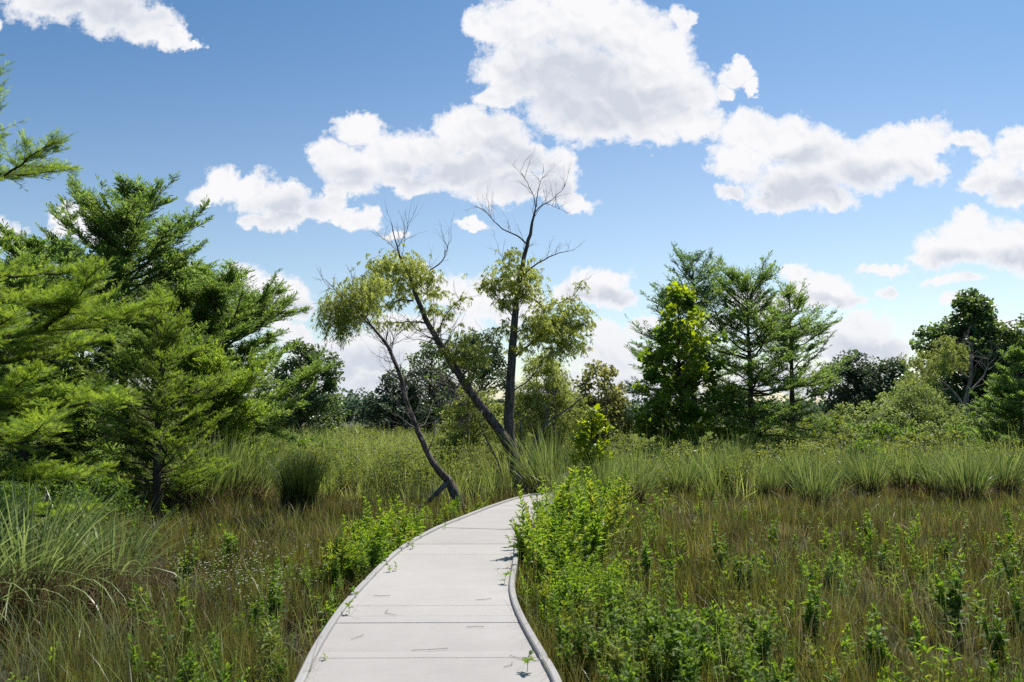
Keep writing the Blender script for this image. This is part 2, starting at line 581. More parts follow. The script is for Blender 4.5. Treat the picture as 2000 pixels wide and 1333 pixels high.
def scatter(g, tv, t4, t3, pos, Rm, sc, rnd, along=0.5):
    tv = np.asarray(tv, float)
    n, k = len(pos), len(tv)
    sc = np.asarray(sc, float)
    if sc.ndim == 1:
        sc = np.repeat(sc[:, None], 3, 1)
    V = np.einsum('nij,nkj->nki', Rm, tv[None] * sc[:, None, :]) + np.asarray(pos)[:, None, :]
    off = (np.arange(n) * k)[:, None, None]
    f4 = (np.asarray(t4).reshape(1, -1, 4) + off).reshape(-1, 4) if t4 is not None and len(t4) else None
    f3 = (np.asarray(t3).reshape(1, -1, 3) + off).reshape(-1, 3) if t3 is not None and len(t3) else None
    g.add(V.reshape(-1, 3), f4, f3, np.repeat(np.broadcast_to(rnd, (n,)), k), along)


# leaf templates, length 1 along +Y, base at the origin
SLIM = ([(0, 0, 0), (0.5, 0.45, 0.10), (0, 1, 0), (-0.5, 0.45, 0.10)], None, [(0, 1, 2), (0, 2, 3)])
LANCE = ([(0, 0, 0), (0.42, 0.28, 0.10), (0.46, 0.55, 0.08), (0, 1.0, -0.16), (-0.46, 0.55, 0.08), (-0.42, 0.28, 0.10), (0, 0.30, 0.0), (0, 0.6, -0.03)],
         [(6, 1, 2, 7), (5, 6, 7, 4)], [(0, 1, 6), (0, 6, 5), (7, 2, 3), (4, 7, 3)])
LOBED = ([(0, 0, 0), (0.35, 0.12, 0.05), (0.55, 0.45, 0.09), (0.30, 0.50, 0.03), (0.28, 0.8, 0.05), (0, 1.0, -0.1), (-0.28, 0.8, 0.05), (-0.30, 0.50, 0.03), (-0.55, 0.45, 0.09), (-0.35, 0.12, 0.05), (0, 0.45, -0.03)],
         None, [(0, 1, 10), (1, 2, 10), (2, 3, 10), (3, 4, 10), (4, 5, 10), (5, 6, 10), (6, 7, 10), (7, 8, 10), (8, 9, 10), (9, 0, 10)])


def feather(nn=7, ln=0.22):
    """a cypress branchlet: slim needles in two ranks on a thin axis"""
    V, T = [(0.02, 0, 0), (-0.02, 0, 0), (0, 1, 0)], [(0, 1, 2)]
    for i in range(nn):
        y = (i + 0.6) / nn
        l = ln * (1.0 - 0.55 * abs(y - 0.4) ** 1.3) * (0.65 if y > 0.85 else 1)
        for s in (1, -1):
            b = len(V)
            V += [(0, y - 0.034, 0), (0, y + 0.034, 0), (s * l, y + l * 0.75, 0.03 * ((i % 3) - 1))]
            T += [(b, b + 1, b + 2) if s > 0 else (b + 1, b, b + 2)]
    return V, None, T


FEATHER = feather()
FEATHER_FAR = ([(0, 0, 0), (0.10, 0.30, 0.02), (0.0, 1.0, 0), (-0.10, 0.30, 0.02), (0.13, 0.66, 0.02), (-0.13, 0.66, 0.02), (0, 0.45, 0), (0, 0.2, 0)],
               None, [(0, 1, 6), (6, 3, 0), (7, 4, 2), (2, 5, 7)])


def blades(g, pos, h, az, lean, width, segs=3, rnd=0.5, curl=1.0, twist=None):
    """grass blades: tapered strips that bend over along their length; lean 0 = upright, 1 = arching right over"""
    n = len(pos)
    t = np.linspace(0, 1, segs + 1)
    h = np.broadcast_to(h, (n,))
    lean = np.broadcast_to(lean, (n,))
    width = np.broadcast_to(width, (n,))
    th = lean[:, None] * (0.45 + 1.25 * curl * t[None] ** 1.4)          # angle from the vertical
    thm = 0.5 * (th[:, 1:] + th[:, :-1])
    step = h[:, None] / segs
    out = np.concatenate([np.zeros((n, 1)), np.cumsum(np.sin(thm) * step, 1)], 1)
    zz = np.concatenate([np.zeros((n, 1)), np.cumsum(np.cos(thm) * step, 1)], 1)
    dx, dy = np.cos(az)[:, None], np.sin(az)[:, None]
    C = np.stack([pos[:, 0:1] + dx * out, pos[:, 1:2] + dy * out, pos[:, 2:3] + zz], -1)
    # the blade's flat side faces along its bend, give or take
    tw = az + math.pi / 2 + RNG.normal(0, 0.7, n) if twist is None else twist
    sx, sy = np.cos(tw), np.sin(tw)
    w = width[:, None] * (1 - t[None]) ** 0.7 * 0.5 + 0.0002
    w[:, 0] *= 0.7
    S = np.stack([sx[:, None] * w, sy[:, None] * w, 0 * w], -1)
    V = np.stack([C - S, C + S], 2).reshape(n, -1, 3)
    k = V.shape[1]
    off = (np.arange(n) * k)[:, None, None]
    f4 = [(2 * i, 2 * i + 1, 2 * i + 3, 2 * i + 2) for i in range(segs)]
    f4 = (np.array(f4)[None] + off).reshape(-1, 4)
    g.add(V.reshape(-1, 3), f4, None, np.repeat(np.broadcast_to(rnd, (n,)), k), np.tile(np.repeat(t, 2), n))


def tufts(g, X, Y, per, h, spread, lean, width, rnd, rng, segs=3, curl=0.8):
    """small bunches: every tuft has its own height, colour and splay"""
    n = len(X)
    ci = np.repeat(np.arange(n), per)
    m = len(ci)
    a = rng.uniform(0, 6.283, m)
    r = spread * rng.random(m) ** 0.7
    r = r * rng.uniform(0.6, 1.4, n)[ci]
    px, py = X[ci] + np.cos(a) * r, Y[ci] + np.sin(a) * r
    ok = ~on_walk(px, py)
    ci, a, px, py = ci[ok], a[ok], px[ok], py[ok]
    m = len(ci)
    hh = h[ci] * rng.uniform(0.45, 1.15, m)
    le = np.abs(rng.normal(lean, lean * 0.6, m))
    blades(g, np.c_[px, py, bump_ground(px, py) - 0.01], hh, a + rng.normal(0, 0.6, m), le, width[ci] * rng.uniform(0.6, 1.4, m), segs,
           np.clip(rnd[ci] + rng.normal(0, 0.16, m), 0, 1), curl)


# ------------------------------------------------------------------ setting: ground
def bump_ground(x, y):
    return 0.05 * np.sin(x * 0.9 + 1.3 * np.sin(y * 0.5)) * np.cos(y * 0.7) + 0.03 * np.sin(x * 2.7 + y * 1.9)


def make_ground():
    xs = np.concatenate([np.linspace(-2500, -60, 14), np.linspace(-50, 50, 160), np.linspace(60, 2500, 14)])
    ys = np.concatenate([np.linspace(-300, -12, 6), np.linspace(-8, 90, 170), np.linspace(110, 3500, 14)])
    XX, YY = np.meshgrid(xs, ys)
    ZZ = bump_ground(XX, YY) * (np.abs(XX) < 55) * (YY < 95) * (YY > -9)
    V = np.stack([XX, YY, ZZ], -1).reshape(-1, 3)
    nx = len(xs)
    i = np.arange((len(ys) - 1) * (nx - 1))
    r, c = i // (nx - 1), i % (nx - 1)
    a = r * nx + c
    g = Geo().add(V, np.stack([a, a + 1, a + nx + 1, a + nx], -1))
    o = g.obj('ground', ground_mat())
    tag(o, kind='structure')


make_ground()

# ------------------------------------------------------------------ boardwalk
LEFT_PX = [(552, 1420), (585, 1333), (620, 1262), (668, 1190), (720, 1132), (765, 1088), (803, 1060), (858, 1031), (912, 1009), (958, 991), (1000, 977), (1032, 969)]
RIGHT_PX = [(1140, 1420), (1091, 1333), (1053, 1270), (1022, 1215), (1007, 1180), (1001, 1150), (1005, 1115), (1010, 1080), (1013, 1055)]
Lw = [ground_at(*p, DECK)[:2] for p in LEFT_PX]
Rw = [ground_at(*p, DECK)[:2] for p in RIGHT_PX]
Lw = [np.array([Lw[0][0] + 1.6, -3.0]), np.array([Lw[0][0] + 0.75, 0.5])] + Lw
Rw = [np.array([Rw[0][0] + 1.9, -3.0]), np.array([Rw[0][0] + 0.9, 0.5])] + Rw
Lw += [np.array([0.62, 16.9]), np.array([0.85, 18.6]), np.array([0.95, 21.0]), np.array([0.95, 26.0])]
Rw += [np.array([0.42, 12.0]), np.array([0.95, 13.6]), np.array([1.62, 15.1]), np.array([2.1, 16.6]), np.array([2.3, 18.6]), np.array([2.4, 21.0]), np.array([2.4, 26.0])]


def resample(pts, n):
    pts = np.array(pts)
    P, _ = smooth_line(np.c_[pts, np.zeros(len(pts))], np.zeros(len(pts)), 600)
    s = np.concatenate([[0], np.cumsum(np.linalg.norm(np.diff(P, axis=0), axis=1))])
    u = np.linspace(0, s[-1], n)
    return np.stack([np.interp(u, s, P[:, 0]), np.interp(u, s, P[:, 1])], -1)


NL = 420
Lr, Rr_ = resample(Lw, NL), resample(Rw, NL)
# pair the edges: straight across while the walk runs ahead, turning with the bend
Lpair = Lr.copy()
Rpair = np.zeros_like(Rr_)
for i_, p in enumerate(Lr):
    f = i_ / (NL - 1)
    if p[1] < 8.5:
        j = np.argmin(np.abs(Rr_[:, 1] - p[1]) + (Rr_[:, 0] > 3) * 9)
        Rpair[i_] = Rr_[j]
    else:
        j = np.argmin(np.linalg.norm(Rr_ - p, axis=1))
        w = min(1.0, (p[1] - 8.5) / 4.0)
        j0 = np.argmin(np.abs(Rr_[:, 1] - p[1]) + (Rr_[:, 0] > 3) * 9)
        Rpair[i_] = Rr_[int(round(j0 * (1 - w) + j * w))]
for _ in range(12):
    Rpair[1:-1] = (Rpair[:-2] + 2 * Rpair[1:-1] + Rpair[2:]) / 4
POLY = np.vstack([Lpair, Rpair[::-1]])


def on_walk(x, y, margin=0.05):
    """true where a point falls on the boardwalk"""
    x, y = np.asarray(x, float), np.asarray(y, float)
    inside = np.zeros(x.shape, bool)
    P = POLY[::6]
    j = len(P) - 1
    for i in range(len(P)):
        xi, yi = P[i]
        xj, yj = P[j]
        c = ((yi > y) != (yj > y)) & (x < (xj - xi) * (y - yi) / (yj - yi + 1e-12) + xi)
        inside ^= c
        j = i
    return inside


def make_boardwalk():
    root = thing('boardwalk', 'pale grey concrete boardwalk curving away to the right through the marsh', 'boardwalk', (0, 0, 0))
    root['kind'] = 'structure'
    conc = concrete_mat('deck concrete', (0.328, 0.307, 0.289))
    conc2 = concrete_mat('curb concrete', (0.300, 0.288, 0.275))
    g = Geo()
    # joints where the photograph shows them, then evenly further along
    s = np.concatenate([[0], np.cumsum(np.linalg.norm(np.diff(Lpair, axis=0), axis=1))])
    joints_y = [ground_at(800, yy, DECK)[1] for yy in (1288, 1275, 1217, 1206, 1183, 1115, 1084)]
    cuts = sorted([int(np.argmin(np.abs(Lpair[:, 1] - yy))) for yy in joints_y])
    first = s[cuts[0]]
    us = [first - 0.78 * k for k in range(1, 12) if first - 0.78 * k > 0.1]
    cuts = [int(np.argmin(np.abs(s - u))) for u in us] + cuts
    u = s[cuts[-1] if cuts[-1] > cuts[0] else max(cuts)] + 0.8
    while u < s[-1] - 0.3:
        cuts.append(int(np.argmin(np.abs(s - u))))
        u += random.uniform(0.72, 0.86)
    cuts = sorted(set([0] + cuts + [NL - 1]))
    th = 0.11
    rr = random.Random(3)
    for a, b in zip(cuts[:-1], cuts[1:]):
        L = Lpair[a:b + 1].copy()
        Rt = Rpair[a:b + 1].copy()
        if len(L) < 2:
            continue
        gap = 0.003
        for E in (L, Rt):
            E[0] += norm(E[1] - E[0]) * gap
            E[-1] -= norm(E[-1] - E[-2]) * gap
        dz = rr.uniform(-0.0025, 0.0025)
        n = len(L)
        bev = 0.002
        top = DECK + dz
        fr = [0.0, 0.33, 0.66, 1.0]
        rows = []
        for q in range(n):
            edge = q in (0, n - 1)
            z = top - (bev if edge else 0)
            rows.append([(*(L[q] * (1 - f) + Rt[q] * f), z) for f in fr])
        V = np.array(rows).reshape(-1, 3)
        W = V.copy()
        W[:, 2] = top - th
        k = len(fr)
        F = []
        for q in range(n - 1):
            for c in range(k - 1):
                i0 = q * k + c
                F.append((i0, i0 + 1, i0 + k + 1, i0 + k))
        off = n * k
        for c in range(k - 1):
            F.append((c + off, c + 1 + off, c + 1, c))
            i0 = (n - 1) * k + c
            F.append((i0, i0 + 1, i0 + 1 + off, i0 + off))
        for q in range(n - 1):
            i0 = q * k
            F.append((i0, i0 + k, i0 + k + off, i0 + off))
            i1 = q * k + k - 1
            F.append((i1 + off, i1 + k + off, i1 + k, i1))
        g.add(np.vstack([V, W]), F, None, rr.random())
    g.obj('deck', conc, root, smooth=False)
    # low rounded curbs along both edges, in cast lengths
    for E, sgn in ((Lpair, 1), (Rpair, -1)):
        gc = Geo()
        s2 = np.concatenate([[0], np.cumsum(np.linalg.norm(np.diff(E, axis=0), axis=1))])
        keep = np.concatenate([[True], np.diff(s2) > 1e-4])
        E2, s3 = E[keep], s2[keep]
        T = norm(np.gradient(E2, axis=0))
        Nn = np.stack([T[:, 1], -T[:, 0]], -1) * sgn      # towards the middle of the walk
        wdt, hgt, b = 0.056, 0.033, 0.009
        prof = [(-0.02, -0.08), (-0.02, hgt - b), (-0.02 + b, hgt), (wdt - 0.02 - b * 1.4, hgt), (wdt - 0.02 - b * 0.3, hgt - b), (wdt - 0.02, 0.004), (wdt - 0.02, -0.02)]
        ring = []
        jt = np.abs(((s3 + 1.1) % 2.45) - 1.225) > 1.205          # narrow joints between the cast lengths
        for (o_, z_) in prof:
            ring.append(np.c_[E2 + Nn * o_, DECK + np.where(jt & (z_ > 0.01), z_ * 0.45, z_) * np.ones(len(E2))])
        V = np.stack(ring, 1)
        n, k = V.shape[:2]
        idx = np.arange(n * k).reshape(n, k)
        seg = (s3 // 2.9).astype(int)
        ok = seg[:-1] == seg[1:]
        a, b_, c, d = idx[:-1, :-1], idx[:-1, 1:], idx[1:, 1:], idx[1:, :-1]
        F = np.stack([a, b_, c, d], -1).reshape(-1, 4)
        gc.add(V.reshape(-1, 3), F, None, np.repeat((seg * 0.37) % 1.0, k))
        gc.obj('curb', conc2, root, smooth=False)
    # support beams and short piers underneath
    gb = Geo()
    for i in range(10, NL, 36):
        a, b = Lpair[i], Rpair[i]
        t = norm(b - a)
        nrm_ = np.array([-t[1], t[0]])
        for (w0, z0, z1, pa, pb) in ((0.09, -0.30, 0.185, 0.10, 0.22), (0.09, -0.30, 0.185, 0.78, 0.90)):
            p, q = a * (1 - pa) + b * pa, a * (1 - pb) + b * pb
            c = [p - nrm_ * w0, q - nrm_ * w0, q + nrm_ * w0, p + nrm_ * w0]
            V = [(*v, z0) for v in c] + [(*v, z1) for v in c]
            gb.add(V, [(0, 3, 2, 1), (4, 5, 6, 7), (0, 1, 5, 4), (1, 2, 6, 5), (2, 3, 7, 6), (3, 0, 4, 7)])
    gb.obj('pier', conc2, root, smooth=False)


make_boardwalk()

# ------------------------------------------------------------------ trees


def cypress(name, px, Y, top_py, rad, mat, seed, label, nbranch=60, near=False, dens=1.0, low=0.10, lean=(0, 0), group=None,
            up0=0.05, up1=0.75, extra=None, cutoff=1.0, conic=0.75, blen=None, grow=None, base=None):
    rng = np.random.default_rng(seed)
    base = ground_at(px, 815 + EYE * FPX / Y) if base is None else np.array(base, float)
    H = at(px, top_py, Y)[2]
    root = thing(name, label, 'tree', (base[0], base[1], -0.03), group)
    gt = Geo()
    k = 14
    t = np.linspace(0, 1, k)
    tr = np.stack([lean[0] * t ** 1.5 * H + np.cumsum(rng.normal(0, 0.012, k)), lean[1] * t * H + np.cumsum(rng.normal(0, 0.012, k)), t * H], -1)
    rb = 0.016 * H + 0.02
    tubes(gt, tr, rb * (1 - t) ** 0.8 * np.where(t < 0.08, 1.35, 1.0) + 0.006, 8)
    hs = low + (1 - low) * np.sort(rng.random(nbranch)) ** 0.9 * 0.985
    az = np.arange(nbranch) * 2.399 + rng.normal(0, 0.5, nbranch)
    hs = hs[hs < cutoff]
    az = az[:len(hs)]
    prof = np.interp((hs - low) / (1 - low), [0, 0.10, 0.3, 0.6, 0.85, 1], [0.72, 1.0, 1.0, conic, conic * 0.62, 0.14])
    L = rad * prof * rng.uniform(0.50, 1.22, len(hs))
    el = up0 + (up1 - up0) * hs ** 1.4 + rng.normal(0, 0.17, len(hs))
    if extra:
        hs = np.r_[hs, [e[0] for e in extra]]
        az = np.r_[az, [e[1] for e in extra]]
        L = np.r_[L, [e[2] for e in extra]]
        el = np.r_[el, [e[3] for e in extra]]
    KB = 9
    tb = np.linspace(0, 1, KB)
    nb = len(hs)
    st = np.stack([np.interp(hs, t, tr[:, i]) for i in range(3)], -1)
    dirh = np.stack([np.cos(az), np.sin(az)], -1)
    bend = rng.uniform(0.0, 0.55, nb)
    out = L[:, None] * tb[None] * np.cos(el)[:, None]
    zz = L[:, None] * (np.sin(el)[:, None] * tb[None] + (bend[:, None]) * (tb[None] ** 2 - 0.55 * tb[None]) * 0.7)
    side = rng.normal(0, 0.06, (nb, 1)) * L[:, None] * np.sin(tb[None] * 2.6)
    B = np.stack([st[:, 0:1] + dirh[:, 0:1] * out - dirh[:, 1:2] * side, st[:, 1:2] + dirh[:, 1:2] * out + dirh[:, 0:1] * side, st[:, 2:3] + zz], -1)
    B[:, 1:] += rng.normal(0, 0.012, (nb, KB - 1, 3)) * L[:, None, None]
    # forked side limbs
    nf = int(nb * 1.3)
    bi = rng.integers(0, nb - (len(extra) if extra else 0), nf)
    sf = rng.uniform(0.25, 0.7, nf)
    Ls = L[bi] * rng.uniform(0.3, 0.6, nf)
    p0 = np.stack([(B[bi, :, c] * np.maximum(0, 1 - np.abs(sf[:, None] * (KB - 1) - np.arange(KB)[None]))).sum(1) for c in range(3)], -1)
    az2 = az[bi] + rng.choice([-1, 1], nf) * rng.uniform(0.4, 1.0, nf)
    el2 = el[bi] * 0.7 + rng.normal(0.08, 0.28, nf)
    o2 = Ls[:, None] * tb[None]
    z2 = o2 * np.sin(el2)[:, None] + 0.18 * Ls[:, None] * tb[None] ** 2
    B2 = np.stack([p0[:, 0:1] + np.cos(az2)[:, None] * o2 * np.cos(el2)[:, None], p0[:, 1:2] + np.sin(az2)[:, None] * o2 * np.cos(el2)[:, None], p0[:, 2:3] + z2], -1)
    B2[:, 1:] += rng.normal(0, 0.015, (nf, KB - 1, 3)) * Ls[:, None, None]
    B = np.concatenate([B, B2])
    L = np.r_[L, Ls]
    nb = len(B)
    tubes(gt, B, (0.006 + 0.011 * L)[:, None] * (1 - tb[None]) ** 0.8 + 0.003, 5)
    # twigs
    TB, TD, TL = [], [], []
    for i in range(nb):
        m = max(5, int((7 + 17 * L[i]) * dens))
        s = rng.uniform(0.14, 1.0, m) ** 0.85
        s[0] = 1.0
        p = np.stack([np.interp(s, tb, B[i, :, c]) for c in range(3)], -1)
        d = np.stack([np.interp(s, tb, np.gradient(B[i, :, c])) for c in range(3)], -1)
        d = norm(d)
        sd_ = norm(np.cross(d, np.array([0, 0, 1.0])))
        sgn = np.where(rng.random(m) < 0.5, 1, -1)[:, None]
        ang = rng.uniform(0.45, 1.15, m)[:, None]
        dd = d * np.cos(ang) + sd_ * sgn * np.sin(ang) + np.array([0, 0, 1.0]) * rng.normal(0.16, 0.22, m)[:, None]
        dd[0] = d[0]
        ln = (0.16 + 0.34 * L[i] * (1.05 - s)) * rng.uniform(0.6, 1.3, m)
        TB.append(p)
        TD.append(norm(dd))
        TL.append(np.minimum(ln, 0.75))
    TB, TD, TL = np.concatenate(TB), np.concatenate(TD), np.concatenate(TL)
    KT = 4
    tt = np.linspace(0, 1, KT)
    sag = rng.normal(0.02, 0.16, len(TB))
    TW = TB[:, None] + TD[:, None] * (TL[:, None, None] * tt[None, :, None])
    TW[:, :, 2] += sag[:, None] * TL[:, None] * tt[None] ** 2
    tubes(gt, TW, 0.0035 * (1 - tt * 0.7)[None] * np.ones((len(TB), 1)), 3)
    gt.obj('trunk', M['bark_cyp'], root)
    # branchlets along the twigs
    gc = Geo()
    bl = blen if blen else (0.10 if near else 0.11)
    space = (0.017 if near else 0.0165) / dens
    cnt = np.maximum(4, (TL / space).astype(int))
    idx = np.repeat(np.arange(len(TB)), cnt)
    s = rng.uniform(0.02, 1.04, len(idx))
    p = TB[idx] + TD[idx] * (TL[idx] * s)[:, None]
    p[:, 2] += sag[idx] * TL[idx] * s ** 2
    d = TD[idx]
    sd_ = norm(np.cross(d, np.array([0, 0, 1.0])))
    sgn = np.where(rng.random(len(idx)) < 0.5, 1, -1)[:, None]
    ang = rng.uniform(0.55, 1.15, len(idx))[:, None]
    dd = d * np.cos(ang) + sd_ * sgn * np.sin(ang)
    dd = dd + np.array([0, 0, 1.0]) * rng.normal(0.30, 0.30, len(idx))[:, None]
    tipk = s > 0.95
    dd[tipk] = d[tipk]
    size = bl * rng.uniform(0.6, 1.25, len(idx)) * (1.15 - 0.45 * s)
    Rm = frames(dd, rng.normal(0, 0.7, len(idx)))
    tint = np.clip(rng.normal(0.45, 0.22, len(idx)) + rng.normal(0, 0.16, len(TB))[idx], 0, 1)
    tmpl = FEATHER if near else FEATHER_FAR
    sc = size if near else np.stack([size * 1.0, size * 1.2, size], -1)
    scatter(gc, *tmpl, p, Rm, sc, tint)
    gc.obj('crown', mat, root, smooth=False)
    return root


def broadleaf(name, px, Y, top_py, shape, mat, bark, seed, label, leaf=0.09, nclus=90, per=70, tmpl=LANCE, trunk_r=0.08, cr=0.30,
              base_frac=0.12, cat='tree', group=None, droop=0.25, tint=None, stems=1, multi_lean=0.0, lobes=None, wid=0.55, z0=None):
    """shape: list of (height fraction, radius in metres)"""
    rng = np.random.default_rng(seed)
    base = ground_at(px, 815 + EYE * FPX / Y)
    H = at(px, top_py, Y)[2]
    root = thing(name, label, cat, (base[0], base[1], -0.03), group)
    gt, gc = Geo(), Geo()
    hf = np.array([s[0] for s in shape])
    hr = np.array([s[1] for s in shape])
    # cluster centres inside an uneven envelope
    ph = rng.uniform(0, 6.28, 6)
    C = []
    while len(C) < nclus:
        h = rng.random() ** 0.85
        r0 = np.interp(h, hf, hr)
        if rng.random() > (r0 / hr.max()) ** 1.2 + 0.08:
            continue
        a = rng.uniform(0, 6.283)
        lump = 1 + 0.22 * math.sin(2 * a + ph[0] + 6 * h) + 0.16 * math.sin(3 * a + ph[1] - 9 * h) + 0.12 * math.sin(5 * a + ph[2] + 14 * h)
        rr = r0 * lump * rng.uniform(0.25, 1.0) ** 0.5
        C.append((rr * math.cos(a), rr * math.sin(a), h * H * 0.985))
    C = np.array(C)
    if lobes is not None:
        C = np.vstack([C] + [np.array([l[0], l[1], l[2]]) + rng.normal(0, 1, (l[4], 3)) * l[3] for l in lobes])
    k = 10
    t = np.linspace(0, 1, k)
    trunks = []
    for s_ in range(stems):
        a = rng.uniform(0, 6.28)
        ln = multi_lean * rng.uniform(0.4, 1.1) * H * 0.5
        top = 0.93 * (1 if s_ == 0 else rng.uniform(0.6, 0.95))
        tr = np.stack([math.cos(a) * ln * t ** 1.2 + np.r_[0, np.cumsum(rng.normal(0, 0.012 * H / 3, k - 1))],
                       math.sin(a) * ln * t ** 1.2 + np.r_[0, np.cumsum(rng.normal(0, 0.012 * H / 3, k - 1))], t * H * top], -1)
        trunks.append(tr)
        tubes(gt, tr, trunk_r * (1 - t) ** 0.75 * np.where(t < 0.05, 1.3, 1) + 0.006, 8)
    KB = 6
    tb = np.linspace(0, 1, KB)
    BB, BR = [], []
    for c in C:
        tr = trunks[rng.integers(len(trunks))]
        h0 = max(base_frac * H * 0.8, c[2] - rng.uniform(0.25, 0.8) * math.hypot(c[0], c[1]) - 0.2)
        h0 = min(h0, tr[-1, 2] * 0.97)
        s0 = np.array([np.interp(h0, tr[:, 2], tr[:, 0]), np.interp(h0, tr[:, 2], tr[:, 1]), h0])
        mid = (s0 + c) / 2 + np.array([0, 0, 0.12 * np.linalg.norm(c - s0)]) + rng.normal(0, 0.05, 3) * np.linalg.norm(c - s0)
        P = s0[None] * (1 - tb[:, None]) ** 2 + 2 * mid[None] * (tb * (1 - tb))[:, None] + c[None] * (tb ** 2)[:, None]
        BB.append(P)
        BR.append((0.25 * trunk_r * min(1, np.linalg.norm(c - s0) / 1.5) + 0.004) * (1 - tb) ** 0.7 + 0.003)
    tubes(gt, np.array(BB), np.array(BR), 4)
    gt.obj('trunk', bark, root)
    n = len(C) * per
    ci = np.repeat(np.arange(len(C)), per)
    crs = cr * rng.uniform(0.6, 1.3, len(C))
    dd = norm(rng.normal(0, 1, (n, 3)))
    pos = C[ci] + dd * (crs[ci] * rng.random(n) ** 0.45)[:, None] * np.array([1, 1, 0.72])
    if z0 is not None:
        pos[:, 2] = np.maximum(pos[:, 2], z0 + rng.random(n) * 0.1)
    pos[:, 2] = np.maximum(pos[:, 2], 0.05)
    ld = norm(dd * 0.8 + rng.normal(0, 0.45, (n, 3)) + np.array([0, 0, -droop]))
    Rm = frames(ld, rng.normal(0, 0.75, n))
    sz = leaf * rng.uniform(0.6, 1.25, n)
    tn = np.clip(rng.normal(0.42, 0.2, n) + rng.normal(0, 0.16, len(C))[ci], 0, 1) if tint is None else tint(rng, C, ci, pos, n)
    scatter(gc, *tmpl, pos, Rm, np.stack([sz * wid * 1.8, sz, sz], -1), tn)
    gc.obj('crown', mat, root, smooth=False)
    return root


def hang_leaves(g, centres, rads, nstr, rng, leaf=0.075, wid=0.17, droop=0.75, slen=(0.22, 0.6), per=24, gs=None):
    """willow strands: fine twigs hanging from cluster centres carrying slim leaves"""
    for c, r in zip(centres, rads):
        n = max(6, int(nstr * (r / 0.4) ** 2))
        p0 = c + rng.normal(0, 0.43, (n, 3)) * r * np.array([1.15, 1, 0.75])
        out = rng.normal(0, 1, (n, 3)) * 0.5 + (p0 - c) / max(r, .05) * 0.6
        out[:, 2] = np.abs(out[:, 2]) * 0.4
        L = rng.uniform(*slen, n) * (0.6 + 0.8 * r)
        t = np.linspace(0, 1, 5)
        P = p0[:, None] + norm(out)[:, None] * (L[:, None] * t[None] * (1 - 0.4 * t[None]))[..., None] * (1 - droop * 0.5)
        P[:, :, 2] -= droop * L[:, None] * t[None] ** 1.6
        if gs is not None:
            tubes(gs, P, 0.0028 * np.ones(P.shape[:2]), 3)
        idx = np.repeat(np.arange(n), per)
        s = rng.uniform(0.05, 1, len(idx))
        pos = np.stack([(P[idx, :, c_] * np.maximum(0, 1 - np.abs(s[:, None] * 4 - np.arange(5)[None]))).sum(1) for c_ in range(3)], -1)
        dirs = norm(np.stack([rng.normal(0, 0.6, len(idx)), rng.normal(0, 0.6, len(idx)), -0.55 - rng.random(len(idx)) * 0.7], -1))
        tn = np.clip(rng.normal(0.45, 0.25, len(idx)) + rng.normal(0, 0.12), 0, 1)
        sz = leaf * rng.uniform(0.6, 1.3, len(idx))
        scatter(g, *SLIM, pos, frames(dirs, rng.uniform(0, 6.28, len(idx)), rng), np.stack([sz * wid, sz, sz * wid], -1), tn)


def twigs_from(gt, P, Rd, n, rng, length=(0.3, 0.9), up=0.6, lo=0.2, forks=2, r0=0.006):
    """bare twigs along a limb, each forking"""
    k = len(P)
    s = rng.uniform(lo, 1.0, n) * (k - 1)
    i = np.minimum(s.astype(int), k - 2)
    f = (s - i)[:, None]
    p = P[i] * (1 - f) + P[i + 1] * f
    d = norm(P[i + 1] - P[i])
    rd = norm(rng.normal(0, 1, (n, 3)))
    dd = norm(d * 0.5 + rd * 0.8 + np.array([0, 0, up]))
    L = rng.uniform(*length, n)
    K = 7
    t = np.linspace(0, 1, K)
    cur = rng.normal(0, 0.22, (n, 3)) + np.array([0, 0, 0.18 * up])
    W = p[:, None] + dd[:, None] * (L[:, None] * t[None])[..., None] + cur[:, None] * (L[:, None] * t[None] ** 2)[..., None]
    W[:, 1:] += rng.normal(0, 0.018, (n, K - 1, 3)) * L[:, None, None]
    tubes(gt, W, (r0 * (0.6 + L))[:, None] * (1 - 0.75 * t[None]), 4)
    if forks:
        for w, l in zip(W, L):
            m = rng.integers(forks, forks + 3)
            q = w[rng.integers(1, K - 1, m)]
            dv = norm(norm(w[-1] - w[0]) + rng.normal(0, 0.55, (m, 3)))
            l2 = l * rng.uniform(0.25, 0.6, m)
            tt = np.linspace(0, 1, 4)
            Z = q[:, None] + dv[:, None] * (l2[:, None] * tt[None])[..., None]
            Z[:, 1:] += rng.normal(0, 0.03, (m, 3, 3)) * l2[:, None, None]
            Z[:, :, 2] += 0.15 * l2[:, None] * tt[None] ** 2
            tubes(gt, Z, r0 * 0.5 * (1 - 0.6 * tt)[None] * np.ones((m, 1)), 3)


def line_px(pts, Y, dy, r0, r1, n=22, wob=0.0, rng=RNG, rads=None):
    """a limb traced on the photograph and given depth: Y at its start, dy metres deeper by its end"""
    k = len(pts)
    ys = Y + dy * np.linspace(0, 1, k) + (rng.normal(0, 0.06, k) if k > 3 else 0)
    ys[0] = Y
    W = np.array([at(p[0], p[1], y) for p, y in zip(pts, ys)])
    rr = np.linspace(r0, r1, k) if rads is None else np.array(rads)
    return smooth_line(W, rr, n, wob)


def local(P, root):
    return P - np.array(root.location)


